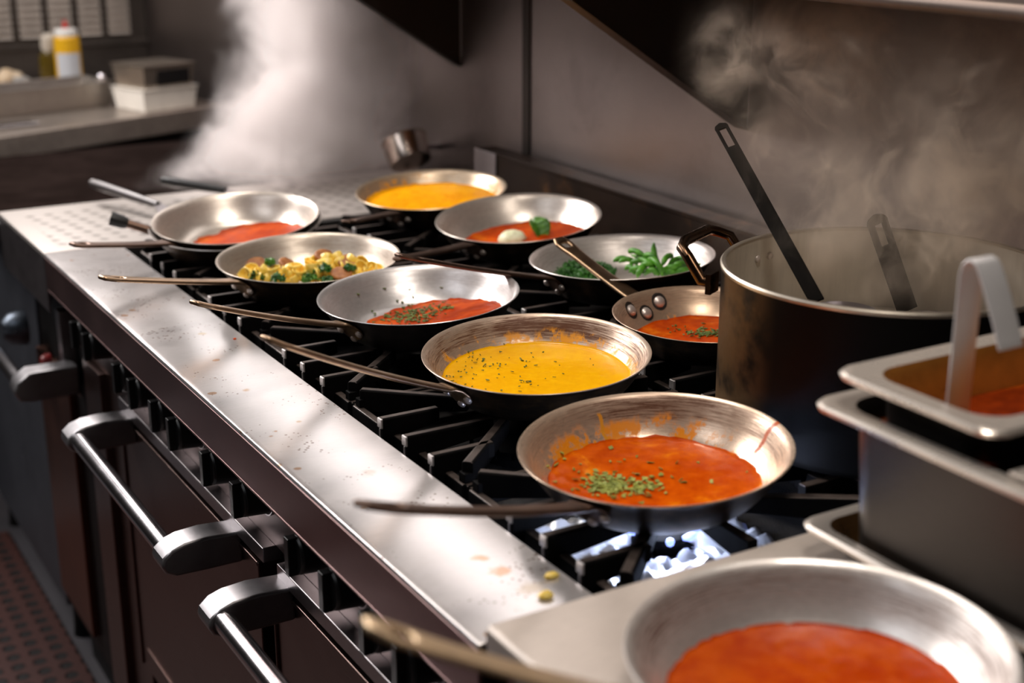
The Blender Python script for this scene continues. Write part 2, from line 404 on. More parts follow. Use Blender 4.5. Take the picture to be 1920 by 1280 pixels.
# ------------------------------------------------------------------ cast iron grates
def grate_mesh(row, mirror=False):
    """local origin at the burner centre, top of the bars at z = .933 world"""
    x0, x1 = GX[row]; cx = (.765, 1.115)[row]; a0, a1 = x0 - cx, x1 - cx
    z1, hy = .933, .133
    m = MB()
    def bar(p, q, w=.011, zt=z1, zb=.905, tip=None, taper=False):
        p = Vector((*p, 0)); q = Vector((*q, 0)); d = (q - p).normalized(); n = Vector((-d.y, d.x, 0)) * (w / 2)
        vs = []
        zb2 = zb + .012 if taper else zb
        for c, zz in ((p, zb), (q, zb2)):
            for s_, z_ in ((-1, zz), (1, zz), (1, zt - .0015), (.72, zt), (-.72, zt), (-1, zt - .0015)): vs.append((c.x + n.x * s_, c.y + n.y * s_, z_))
        fs = [(0,1,2,3,4,5), (11,10,9,8,7,6)] + [(i, 6 + i, 6 + (i+1) % 6, (i+1) % 6) for i in range(6)]
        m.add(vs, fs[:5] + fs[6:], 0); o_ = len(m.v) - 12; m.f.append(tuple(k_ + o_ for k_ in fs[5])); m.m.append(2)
    # low outer frame standing on four feet, the raised fingers rise from it
    fz = .912
    for p, q in (((a0 + .022, -hy), (a0 + .022, hy)), ((a1, -hy), (a1, hy)), ((a0 + .02, -hy), (a1, -hy)), ((a0 + .02, hy), (a1, hy))): bar(p, q, .011, fz, .893)
    for sx in (a0 + .024, a1 - .002):
        for sy in (-hy + .004, hy - .004): m.box((sx - .006, sy - .006, .868), (sx + .006, sy + .006, .90))
    # front and back fingers
    for dy, ln in ((-.082, .072), (-.022, .105), (.038, .070)):
        bar((a0 + .004, dy - .008), (a0 + .004 + ln, dy - .008), .0115, taper=True)
        m.box((a0 + .006, dy - .0135, .895), (a0 + .024, dy - .0025, .915))
        bar((a1 - .004, dy + .02), (a1 - .004 - ln * .8, dy + .02), .0115, taper=True)
        m.box((a1 - .012, dy + .015, .895), (a1 + .004, dy + .025, .915))
    # diagonals to the burner and side fingers
    for sx in (-1, 1):
        for sy in (-1, 1):
            ex = a0 + .026 if sx < 0 else a1 - .01
            bar((ex, sy * (hy - .006)), (sx * .040, sy * .040), .0125, taper=True)
            m.box((ex - .006, sy * (hy - .008) - .006, .895), (ex + .006, sy * (hy - .008) + .006, .922))
    for sy in (-1, 1):
        bar((.0, sy * hy), (0, sy * .05), .0115, taper=True); m.box((-.006, sy * hy - .006, .895), (.006, sy * hy + .006, .92))
    # bright patches painting a highlight on the fingers' outer tips
    for dy in (-.082, -.022, .038):
        m.box((a0 + .0025, dy - .0133, .921), (a0 + .0055, dy - .0027, .9325), 1)
        m.box((a0 + .0025, dy - .0093, .905), (a0 + .0055, dy - .0067, .921), 1)
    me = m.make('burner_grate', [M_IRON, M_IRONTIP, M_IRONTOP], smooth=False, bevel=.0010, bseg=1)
    return me
NTH = ['nearest', 'second', 'third', 'fourth', 'fifth']
UNDER_F = ['under the red pan over the crumpled foil', 'under the yellow sauce pan', 'under the bare-sided pan of herbed red sauce', 'under the pasta pan', 'beside the dimpled plate']
UNDER_B = ['under the black stock pot', 'under the pan half hidden by the pot', 'under the pan of green beans', 'under the pan with basil and cheese', 'under the farthest yellow pan']
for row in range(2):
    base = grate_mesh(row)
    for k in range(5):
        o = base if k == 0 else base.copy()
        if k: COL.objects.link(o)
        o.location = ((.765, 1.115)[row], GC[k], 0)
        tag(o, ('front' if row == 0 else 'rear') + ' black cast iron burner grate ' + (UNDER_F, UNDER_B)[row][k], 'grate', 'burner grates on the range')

# crumpled foil lining the tray
m = MB(); nx, ny = 46, 40
for j in range(ny + 1):
    for i in range(nx + 1):
        x = .64 + .22 * i / nx; y = .90 + .20 * j / ny
        p = Vector((x * 42, y * 42, 3)); c = mnoise.voronoi(p)[0]
        z = .8715 + .014 * (c[1] - c[0]) + .006 * abs(mnoise.noise(p * .5)) + .003 * mnoise.noise(p * 3)
        d = math.hypot(x - .765, y - GC[0])
        if d < .034: z = .8705
        m.v.append((x, y, z))
for j in range(ny):
    for i in range(nx):
        a = j * (nx + 1) + i
        cxx = .64 + .22 * (i + .5) / nx; cyy = .90 + .20 * (j + .5) / ny
        if math.hypot(cxx - .765, cyy - GC[0]) < .030: continue
        m.f.append((a, a + 1, a + nx + 2, a + nx + 1)); m.m.append(0)
foil = Mat('aluminium foil'); foil.set('Base Color', (.86, .88, .93)).set('Metallic', .55).set('Roughness', foil.noise(80, 3) * .2 + .24)
o = m.make('foil_sheet', foil.m, smooth=True, angle=28)
md = o.modifiers.new('thickness', 'SOLIDIFY'); md.thickness = .0004
tag(o, 'crumpled shiny foil lining the tray under the front red pan', 'foil')

# ------------------------------------------------------------------ frying pans
PIN = [(0, .0030), (.070, .0030), (.082, .0036), (.090, .0060), (.0975, .0110), (.105, .0190), (.1118, .0280), (.1175, .0370), (.1220, .0440), (.1258, .0480), (.1288, .0497)]
LIP = [(.1298, .0500), (.1303, .0494), (.1300, .0486)]
POUT = [(.1275, .0472), (.1240, .0430), (.1196, .0360), (.1140, .0270), (.1072, .0178), (.0995, .0090), (.0920, .0032), (.0840, .0004), (.078, 0), (0, 0)]
def hin(r, s=1.0):
    r = r / s
    for (a, za), (b, zb) in zip(PIN, PIN[1:]):
        if r <= b: return (za + (zb - za) * (r - a) / (b - a)) * s
    return .0497 * s
def smoothprof(pr, n=3):
    P = [Vector(p) for p in pr]; out = []
    for i in range(len(P) - 1):
        p0 = P[max(i-1, 0)]; p1 = P[i]; p2 = P[i+1]; p3 = P[min(i+2, len(P)-1)]
        for k in range(n):
            t = k / n; q = .5 * ((2*p1) + (p2-p0)*t + (2*p0-5*p1+4*p2-p3)*t*t + (3*p1-p0-3*p2+p3)*t**3)
            out.append((max(q.x, 0), q.y))
    return out + [tuple(P[-1])]
def pan_matrix(c, a, b, s=1.0):
    """c: rim centre; a, b: rim slope along picture right and away from the camera"""
    e1 = (RT + Vector((0, 0, a))).normalized(); n = e1.cross((HD + Vector((0, 0, b))).normalized()).normalized(); e2 = n.cross(e1)
    Mx = Matrix((e1, e2, n)).transposed().to_4x4(); Mx.translation = Vector(c) - n * (.05 * s)
    return Mx
def handle(par, Mx, tip, s=1.0, mat=None, width=1.0, fl=1.0):
    """steel strap handle from a riveted flange on the pan wall to a hanging hole at the tip (tip in world space)"""
    t = Mx.inverted() @ Vector(tip); L = math.hypot(t.x, t.y); ang = math.atan2(t.y, t.x); zt = t.z
    R = .1196 * s
    rows = []       # (radial, z, half width, half hole)
    rows += [(.1095*s + .0018, .020*s, .012, 0), (.1140*s + .0018, .0268*s, .019*fl, 0), (.1185*s + .0020, .0340*s, .0205*fl, 0), (.1235*s + .0024, .0405*s, .0165*fl, 0), (.131*s + .002, .0440*s, .0135, 0)]
    ns = 12; r0, z0 = .139*s, .0450*s
    for i in range(ns + 1):
        q = i / ns; r = r0 + (L - r0) * q
        z = z0 + (zt - z0) * (q * .85 + .15 * q * q)
        w = (.0128 - .0018 * math.sin(q * PI * .8)) * width
        if q > .72: w *= 1 + .22 * math.sin((q - .72) / .28 * PI * .75)
        hh = 0
        if .80 < q < .965: hh = .0048 * width
        if i == ns: w *= .55
        rows.append((r, z, w, hh))
    # finer rows near the tip
    fine = []
    for i in range(len(rows) - 1):
        fine.append(rows[i]); a_, b_ = rows[i], rows[i + 1]
        k = 3
        for j in range(1, k):
            f = j / k; fine.append(tuple(a_[n_] + (b_[n_] - a_[n_]) * f for n_ in range(3)) + ((a_[3] if f < .5 else b_[3]) if (a_[3] and b_[3]) else 0,))
    fine.append(rows[-1]); rows = fine
    vs = []; fs = []
    for (r, z, w, hh) in rows:
        h2 = hh if hh else w * .36
        for c in (-w, -h2, h2, w):
            dr = c * c / (2 * R) if r < .13 * s else 0
            x, y = r - dr, c
            vs.append((x * math.cos(ang) - y * math.sin(ang), x * math.sin(ang) + y * math.cos(ang), z - (0 if r < .135*s else abs(c) * .05)))
    for i in range(len(rows) - 1):
        for j in range(3):
            if j == 1 and rows[i][3] and rows[i + 1][3]: continue
            a = i * 4 + j; fs.append((a, a + 1, a + 5, a + 4))
    m = MB(); m.add(vs, fs); o = m.make('handle', mat or M_HANDLE, par, recalc=True)
    sd = o.modifiers.new('strap thickness', 'SOLIDIFY'); sd.thickness = .0058; sd.offset = 0
    sb = o.modifiers.new('round', 'SUBSURF'); sb.levels = 1; sb.render_levels = 2
    sb.boundary_smooth = 'PRESERVE_CORNERS'
    return ang
def rivets(par, ang, s=1.0, rr=.0056, grime=False, sp=.14):
    for dz, da in ((.0235, 0), (.0335, sp), (.0335, -sp)):
        z = dz * s; ri = None
        for (a, za), (b, zb) in zip(PIN, PIN[1:]):
            if za * s <= z <= zb * s + 1e-9: ri = (a + (b - a) * (z - za * s) / max((zb - za) * s, 1e-6)) * s; sl = math.atan2((zb - za), (b - a))
        th = ang + da
        nrm = Vector((-math.sin(sl) * math.cos(th), -math.sin(sl) * math.sin(th), math.cos(sl)))   # inward
        p = Vector((ri * math.cos(th), ri * math.sin(th), z))
        q = nrm.to_track_quat('Z', 'Y').to_matrix().to_4x4()
        m = MB()
        m.lathe([(rr, -.0002), (rr * .97, rr * .22), (rr * .75, rr * .46), (rr * .4, rr * .58), (0, rr * .62)], 20, 0, Matrix.Translation(p) @ q)
        m.lathe([(rr * .9, .0062), (rr * .85, .0085), (rr * .5, .0098), (0, .0102)], 20, 0, Matrix.Translation(p) @ q @ Matrix.Rotation(PI, 4, 'X'))
        if grime: m.lathe([(rr * 1.02, .0002), (rr * 1.25, .0008), (rr * 1.6, .0003)], 24, 1, Matrix.Translation(p) @ q)
        m.make('rivet', [M_RIVET, M_GRIME], par)
PANS = {}
def pan(key, c, a, b, tip, label, inside, s=1.0, L=None, hmat=None, outside=None, grime=False, rr=.0056, group='frying pans on the range', hw=1.0):
    Mx = pan_matrix(c, a, b, s)
    p = empty('frying_pan', label, 'pan', matrix=Mx, group=group)
    prof = smoothprof(PIN, 3) + LIP + smoothprof(POUT, 3); ni = 3 * (len(PIN) - 1) + 3
    m = MB(); m.lathe([(r * s, z * s) for r, z in prof], 112, mids=[0 if i < ni else 1 for i in range(len(prof) - 1)])
    m.make('pan_body', [inside, outside or M_EXT], p, angle=50)
    L = L or .30
    best = None; z = .95
    while z < 1.08:
        q = atz(tip[0], tip[1], z); d = math.hypot(q.x - c[0], q.y - c[1])
        if best is None or abs(d - L) < best[0] - 1e-6 or (abs(abs(d - L) - best[0]) < .004): best = (abs(d - L), q.copy())
        z += .002
    ang = handle(p, Mx, best[1], s, hmat, hw, 1.6 if grime else 1.0)
    rivets(p, ang, s, rr, grime, .27 if grime else .14)
    PANS[key] = (Mx, s)
    return p
def pool(key, L, a, b, mat, label, name='tomato_sauce', cat='sauce', lump=.0006, edge=.0012, n=120, seed=1.0, center=None):
    """thick liquid lying in a pan: surface z = L + a x + b y in the pan's own frame (x right, y away in the picture)"""
    Mx, s = PANS[key]
    def surf(x, y): return L + a * x + b * y
    g = math.hypot(a, b); c0 = center or ((a / g * .04, b / g * .04) if g > .02 else (0, 0))
    c = Vector((c0[0], c0[1]))
    def f(r, t):
        x = c.x + r * math.cos(t); y = c.y + r * math.sin(t)
        e = edge * (mnoise.noise(Vector((x * 45, y * 45, seed))) + .6 * mnoise.noise(Vector((x * 130, y * 130, seed))))
        return hin(math.hypot(x, y), s) - (surf(x, y) + e)
    rb = []
    for k in range(n):
        t = 2 * PI * k / n; r = .004
        while r < .26 and f(r, t) < 0: r += .001
        rb.append(r)
    rings = 22; m = MB(); top = []
    m.v.append((c.x, c.y, surf(c.x, c.y)))
    for j in range(1, rings + 1):
        q = 1 - (1 - j / rings) ** 1.6
        for k in range(n):
            t = 2 * PI * k / n; r = rb[k] * q; x = c.x + r * math.cos(t); y = c.y + r * math.sin(t)
            fl = hin(math.hypot(x, y), s) + .0003
            z = surf(x, y) + lump * (mnoise.noise(Vector((x * 90, y * 90, seed))) + .5 * mnoise.noise(Vector((x * 260, y * 260, seed))))
            z -= .0010 * max(0, q - .93) / .07
            m.v.append((x, y, max(z, fl)))
    for k in range(n): m.f.append((0, 1 + k, 1 + (k + 1) % n)); m.m.append(0)
    for j in range(rings - 1):
        for k in range(n):
            a0 = 1 + j * n + k; a1 = 1 + j * n + (k + 1) % n; m.f.append((a0, a0 + n, a1 + n, a1)); m.m.append(0)
    o = m.make(name, mat, recalc=True, matrix=Mx, angle=80)
    return tag(o, label, cat)
def on_pan(key, u, v, z):
    """point of the pan's own plane z seen at picture point (u, v)"""
    Mx, s = PANS[key]; I = Mx.inverted(); o = I @ CAM; d = (I.to_3x3() @ ray(u, v)); t = (z - o.z) / d.z; return o + d * t
def flakes(key, spots, L, a, b, mat, label, count=120, size=.0018, seed=3, name='herb_flakes'):
    """chopped herbs scattered on a sauce; spots: (u, v, spread u, spread v, weight)"""
    rnd = random.Random(seed); m = MB(); Mx, s = PANS[key]
    tot = sum(q[4] for q in spots)
    for (u, v, su, sv, w) in spots:
        for i in range(int(count * w / tot)):
            p = on_pan(key, rnd.gauss(u, su), rnd.gauss(v, sv), L)
            zz = L + a * p.x + b * p.y; fl = hin(math.hypot(p.x, p.y), s)
            if math.hypot(p.x, p.y) > .115 * s: continue
            zz = max(zz, fl) + .0006 + rnd.random() * .0012
            r = size * rnd.uniform(.6, 1.6); t = rnd.random() * PI; k = rnd.randint(3, 5)
            R = Matrix.Translation((p.x, p.y, zz)) @ Matrix.Rotation(t, 4, 'Z') @ Matrix.Rotation(rnd.gauss(0, .5), 4, 'X')
            pts = [(r * math.cos(2 * PI * q / k) * rnd.uniform(.8, 1.8), r * math.sin(2 * PI * q / k) * rnd.uniform(.5, 1.0), 0) for q in range(k)]
            vs = pts + [(x, y, .0007) for x, y, _ in pts]
            m.add(vs, [tuple(range(k - 1, -1, -1)), tuple(range(k, 2 * k))] + [(q, (q + 1) % k, k + (q + 1) % k, k + q) for q in range(k)], 0, R)
    o = m.make(name, mat, smooth=False, matrix=Mx); return tag(o, label, 'herbs', kind='stuff')

I_BROWN = pan_inside('browned pan inside', 1.0, (.84, .66, .52), (.78, .33, .008), (.020, .0345), 0.0, .28)
I_RED = pan_inside('browned pan inside with sauce film', .75, (.86, .66, .50), (.74, .26, .012), (.016, .031), 3.0, .26, ((.33, .030, (.50, .09, .01), .018, .06), (1.98, .022, (.66, .28, .015), .012, .036)))
I_SILVER = pan_inside('silver pan inside', .22, (.74, .71, .70), None, seed=5.0, rough=.30)
I_TAN = pan_inside('tan pan inside', .35, (.62, .55, .47), None, seed=8.0, rough=.32)
I_PALE = pan_inside('pale pan inside', .2, (.74, .67, .60), None, seed=11.0, rough=.3)
I_BRONZE = pan_inside('bronzed pan inside', .6, (.74, .54, .38), (.70, .25, .015), (.010, .020), 14.0, .28)
I_SOFT = pan_inside('cloudy pan inside', .45, (.78, .72, .68), None, seed=17.0, rough=.34)

I_SCORCH = pan_inside('scorched pan inside', .85, (.95, .90, .86), None, seed=21.0, rough=.34)
I_AMBER = pan_inside('amber filmed pan inside', .4, (.74, .60, .44), (.60, .28, .03), (.020, .045), 24.0, .3)
S_YEL.node_tree.nodes['Principled BSDF'].inputs['Specular IOR Level'].default_value = .3
pan('A', (.607, .626, .998), .03, 0, (683, 1168), 'frying pan of red sauce with pale handle, closest, on the steel counter top', I_SCORCH, hmat=M_HANDLEG, hw=1.12, L=.31)
pool('A', .0140, .0, -.02, S_RED, 'smooth red sauce in the closest frying pan', seed=2.0)
pan('B', (.7488, 1.0053, .9825), .0395, .0397, (672, 945), 'frying pan of orange-red sauce with green garnish over the foil-lined burner', I_RED, hmat=M_HANDLEB, L=.30)
pool('B', .0140, -.02, -.01, S_ORANGE, 'oily orange-red tomato sauce in the pan over the foil', seed=4.0, edge=.002, lump=.0009)
flakes('B', [(1140, 912, 24, 9, 3), (1200, 915, 20, 8, .8), (1160, 890, 90, 26, .5)], .0140, -.02, -.01, V_HERBL, 'pale green chopped herbs in the pan over the foil', 330, .0020, 5)
pan('C', (.7998, 1.3035, .982), .0152, .0417, (493, 632), 'brown-stained frying pan of bright yellow sauce with a bronze handle', I_BROWN, L=.306)
pool('C', .0215, .0, -.01, S_YEL, 'bright yellow saffron sauce flecked with herbs', 'yellow_sauce', seed=6.0, lump=.00025, edge=.0007)
flakes('C', [(900, 695, 40, 18, 3), (960, 690, 90, 22, 2), (985, 718, 6, 2, .5), (886, 668, 7, 6, .5), (1060, 670, 70, 12, .6)], .0215, 0, -.01, V_HERB, 'dark herb flecks floating on the yellow sauce', 95, .0011, 7)
pan('D', (.7904, 1.5791, .9842), .0385, .0239, (360, 566), 'clean silver-sided frying pan of red sauce topped with dried herbs', I_SILVER, hmat=M_HANDLE, outside=M_EXTG, L=.29)
pool('D', .0118, .10, -.05, S_DEEP, 'thick red sauce pooled to one side of the silver pan', seed=8.0, edge=.0018, lump=.0011, center=(.03, -.02))
flakes('D', [(772, 590, 26, 9, 3), (790, 580, 40, 10, 1), (838, 580, 8, 3, .3)], .0118, .10, -.05, V_HERB, 'dried green herbs heaped on the silver pan\'s red sauce', 260, .0019, 9)
pan('E', (.7475, 1.840, .9802), .0067, .0270, (188, 520), 'frying pan of yellow pasta and greens with a slim steel handle', I_TAN, L=.29)
pan('F', (.7345, 2.1016, .9883), .0236, .0982, (133, 458), 'frying pan of red sauce nested in another pan beside the dimpled plate', I_PALE, hmat=M_HANDLEB, L=.29)
pool('F', .0110, .09, -.06, S_DEEP, 'red sauce along one side of the nested pan', seed=10.0, center=(.02, -.03), edge=.0014)
pan('G', (1.1034, 2.1475, .9853), .0371, .0603, (647, 416), 'farthest frying pan, filled with deep yellow sauce beside the riser\'s end', I_AMBER, hmat=M_HANDLEB, L=.285)
pool('G', .0290, -.02, 0, S_AMB, 'deep yellow sauce in the farthest pan', 'yellow_sauce', seed=12.0, lump=.0003)
pan('H', (1.1146, 1.8729, .9887), .0538, .0738, (742, 486), 'frying pan of red sauce with a basil leaf and pale cheese', I_PALE, hmat=M_HANDLEB, L=.30)
pool('H', .0125, .05, -.03, S_DEEP, 'red sauce around the basil and cheese', seed=14.0, edge=.0012)
pan('I', (1.1149, 1.5892, .989), .047, -.0072, (743, 477), 'frying pan of green beans and chopped dark greens by the stock pot handle', I_SOFT, hmat=M_HANDLEB, L=.312)
pan('J', (1.068, 1.340, .977), 0, .02, (1045, 446), 'smaller frying pan of red sauce with large rivets, half hidden by the stock pot', I_BRONZE, s=.885, L=.262, grime=True, rr=.0078, hw=1.1)
pool('J', .0125, .03, -.02, S_DEEP, 'red sauce in the pan half hidden by the stock pot', seed=16.0)
flakes('J', [(1325, 626, 16, 4, 3), (1290, 618, 20, 5, .5)], .0125, .03, -.02, V_HERB, 'green herbs in the pan half hidden by the pot', 130, .0018, 11)

# the pan that carries pan F
MxF = PANS['F'][0] @ Matrix.Translation((0, 0, -.0085))
p = empty('frying_pan', 'empty frying pan with a black-sleeved handle under the nested red sauce pan', 'pan', matrix=MxF, group='frying pans on the range')
m = MB(); prof = smoothprof(PIN, 3) + LIP + smoothprof(POUT, 3); ni = 3 * (len(PIN) - 1) + 3
m.lathe([(r * 1.035, z) for r, z in prof], 96, mids=[0 if i < ni else 1 for i in range(len(prof) - 1)]); m.make('pan_body', [I_SOFT, M_EXT], p, angle=50)
tipw = atz(206, 409, .992); rootw = MxF @ (Matrix.Rotation(0, 4, 'Z') @ Vector((0, 0, .045)))
tl = MxF.inverted() @ tipw; an = math.atan2(tl.y, tl.x); Lr = math.hypot(tl.x, tl.y)
m = MB(); m.tube([(math.cos(an) * r, math.sin(an) * r, .044 + (tl.z - .044) * (r - .13) / (Lr - .13)) for r in (.128, .15, .175)], .007, 12); m.make('handle', M_HANDLEB, p)
m = MB(); m.tube([(math.cos(an) * r, math.sin(an) * r, .044 + (tl.z - .044) * (r - .13) / (Lr - .13)) for r in (.165, .172, .19, Lr - .012, Lr - .003, Lr)], [.008, .0105, .0115, .0095, .007, .003], 14); m.make('handle_sleeve', M_PLASTIC, p)

# food -------------------------------------------------------------
# H: basil leaf and cheese
Mx = PANS['H'][0]
def blob(name, key, u, v, z, rad, h, mat, label, cat, seed=0, sx=1.0):
    p = on_pan(key, u, v, z); m = MB(); n = 28
    m.lathe([(rad * math.sin(t * PI / 16), h * math.cos(t * PI / 16)) for t in range(0, 17)], n)
    m.v = [(x * sx * (1 + .22 * mnoise.noise(Vector((x * 90, y * 90, z2 * 90 + seed)))), y * (1 + .2 * mnoise.noise(Vector((x * 80, y * 80, seed + 5)))), z2 + .15 * h * mnoise.noise(Vector((x * 200, y * 200, seed)))) for x, y, z2 in m.v]
    o = m.make(name, mat, matrix=PANS[key][0] @ Matrix.Translation((p.x, p.y, z)), angle=70); return tag(o, label, cat)
blob('cheese_lump', 'H', 960, 446, .016, .020, .012, V_CHEESE, 'pale melting cheese lump in the red sauce beside the basil', 'cheese', 3, 1.1)
m = MB(); n = 12; 
for j in range(n + 1):
    for i in range(7):
        q = j / n; w = .017 * math.sin(PI * min(1, q * .92 + .06)) ** .7; c = (i - 3) / 3
        m.v.append((w * c, -.02 + .042 * q, .010 * abs(c) ** 1.3 + .012 * math.sin(q * 3.0) + .001 * math.sin(q * 30)))
for j in range(n):
    for i in range(6): a = j * 7 + i; m.f.append((a, a + 1, a + 8, a + 7)); m.m.append(0)
pp = on_pan('H', 1006, 430, .020)
o = m.make('basil_leaf', V_BASIL, matrix=PANS['H'][0] @ Matrix.Translation((pp.x, pp.y, .0155)) @ Matrix.Rotation(.5, 4, 'Z') @ Matrix.Rotation(.7, 4, 'X'))
md = o.modifiers.new('thickness', 'SOLIDIFY'); md.thickness = .001
tag(o, 'curled green basil leaf standing in the red sauce', 'leaf')

# E: orecchiette-like pasta, sausage slices, greens
def cupmesh():
    m = MB(); out = [(0, .0), (.0045, .0012), (.008, .0045), (.0095, .009), (.0092, .0102), (.0080, .0098), (.0066, .0066), (.0038, .0040), (0, .0032)]
    m.lathe(smoothprof(out, 2), 24); return m
proto_pasta = []
for s_ in range(3):
    m = cupmesh(); m.v = [(x * (1 + .15 * mnoise.noise(Vector((x * 150, y * 150, s_)))) * (1.15 if s_ == 1 else 1), y * (1 + .2 * mnoise.noise(Vector((y * 120, x * 90, s_ + 3)))), z * (1.2 if s_ == 2 else 1)) for x, y, z in m.v]
    proto_pasta.append(m)
rnd = random.Random(12)
PLACED = []
def settle(x, y, r):
    fl = hin(math.hypot(x, y)); z = fl + .001
    for (px_, py_, pz_, pr_) in PLACED:
        d = math.hypot(x - px_, y - py_)
        if d < (r + pr_) * .80: z = max(z, pz_ + .55 * math.sqrt(max(0, ((r + pr_) * .8) ** 2 - d * d)))
    z = min(z, fl + .017); PLACED.append((x, y, z, r)); return z
def pos_note(u):
    return None
pasta_px = []
for row_v, zz, us in ((523, .013, range(500, 700, 19)), (519, .016, range(470, 704, 20)), (513, .020, range(460, 712, 20)), (507, .024, range(478, 712, 21)), (501, .028, range(560, 706, 20)), (494, .032, range(578, 690, 21)), (487, .036, range(596, 668, 20))):
    for u in us: pasta_px.append((u + rnd.uniform(-6, 6), row_v + rnd.uniform(-2, 2), zz))
first = {}
PW = ['lying cup side up', 'tipped on its edge', 'turned toward the camera', 'folded on itself', 'leaning on its neighbour']
npasta = 0
for (u, v, zz) in pasta_px:
    p = on_pan('E', u, v, zz)
    if math.hypot(p.x, p.y) > .103: continue
    z = max(zz - .006, hin(math.hypot(p.x, p.y)) + .0005)
    kind = rnd.randint(0, 2)
    R = PANS['E'][0] @ Matrix.Translation((p.x, p.y, z + .004)) @ Matrix.Rotation(rnd.uniform(0, 6.3), 4, 'Z') @ Matrix.Rotation(rnd.choice([.2, .7, 1.1, 1.5]) + rnd.uniform(-.2, .2), 4, 'X') @ Matrix.Scale(1.12, 4) @ Matrix.Translation((0, 0, -.004))
    if kind not in first: o = first[kind] = proto_pasta[kind].make('pasta_piece', V_PASTA, angle=60)
    else: o = first[kind].copy(); COL.objects.link(o)
    o.matrix_world = R; npasta += 1
    tag(o, 'small yellow ear-shaped pasta piece in the frying pan with sausage and greens', 'pasta', 'pasta pieces in the frying pan')
for i, (u, v, zz, rz, lab) in enumerate([(482, 494, .024, .4, 'browned sausage slice at the bare end of the pasta pan'), (536, 494, .028, 1.4, 'long browned sausage slice in the middle of the pasta pan'), (606, 479, .040, .9, 'browned sausage slice on top of the pasta heap'), (640, 512, .026, .2, 'browned sausage slice tucked low among the pasta'), (652, 489, .036, .3, 'browned sausage slice behind the pasta rings')]):
    p = on_pan('E', u, v, zz); m = MB()
    m.lathe(smoothprof([(0, 0), (.010, .0002), (.0125, .002), (.0125, .005), (.010, .0066), (0, .007)], 2), 28)
    m.v = [(x * 1.25 * (1 + .1 * mnoise.noise(Vector((x * 150, y * 150, i)))), y, z + .0008 * mnoise.noise(Vector((x * 200, y * 200, i)))) for x, y, z in m.v]
    z = zz - .003
    o = m.make('sausage_slice', V_SAUS, matrix=PANS['E'][0] @ Matrix.Translation((p.x, p.y, z)) @ Matrix.Rotation(rz, 4, 'Z') @ Matrix.Rotation(.5, 4, 'X'), angle=50)
    tag(o, lab, 'sausage', 'sausage slices in the pasta pan')
def leafclump(name, Mxx, w, h, n, seed, mat, label, cat, kind=None):
    rnd2 = random.Random(seed); m = MB()
    for i in range(n):
        a = rnd2.random() * 2 * PI; r = w * math.sqrt(rnd2.random()); sz = rnd2.uniform(.003, .0065)
        zz = h * (1 - (r / w) ** 2) * rnd2.uniform(.3, 1.0)
        R = Matrix.Translation((r * math.cos(a), r * math.sin(a), zz)) @ Matrix.Rotation(rnd2.random() * 6.3, 4, 'Z') @ Matrix.Rotation(rnd2.uniform(-1.2, 1.2), 4, 'X')
        vs = []
        for j in range(5):
            for k in range(3): q = j / 4; vs.append(((k - 1) * sz * .6 * math.sin(PI * (q * .9 + .05)), (q - .5) * sz * 2, sz * .4 * math.sin(q * 4 + k) ))
        fs = [(j * 3 + k, j * 3 + k + 1, j * 3 + k + 4, j * 3 + k + 3) for j in range(4) for k in range(2)]
        m.add(vs, fs, 0, R)
    o = m.make(name, mat, matrix=Mxx, recalc=False); md = o.modifiers.new('thickness', 'SOLIDIFY'); md.thickness = .0007
    return tag(o, label, cat, kind=kind)
for i, (u, v, w, lab) in enumerate([(480, 514, .012, 'dark green leaf clump at the bare end of the pasta pan'), (505, 491, .006, 'bright green sprig behind the pasta'), (583, 515, .013, 'large green leaf clump in the middle of the pasta'), (610, 500, .008, 'dark green leaf between the pasta rings'), (655, 500, .007, 'small dark leaf on the pasta near the heap\'s end'), (520, 520, .010, 'wilted green leaves at the pasta pan\'s front rim'), (628, 482, .005, 'small herb leaf on top of the pasta heap'), (618, 523, .010, 'green leaves low among the pasta by the front rim')]):
    zz = .034 if v < 502 else .021; p = on_pan('E', u, v, zz); z = zz - w * .5
    leafclump('leaf_clump', PANS['E'][0] @ Matrix.Translation((p.x, p.y, z + .001)), w, w * 1.0, 16 + int(w * 1500), 20 + i, V_KALE if i not in (1, 2) else V_BASIL, lab, 'greens')['group'] = 'leafy greens in the pasta pan'

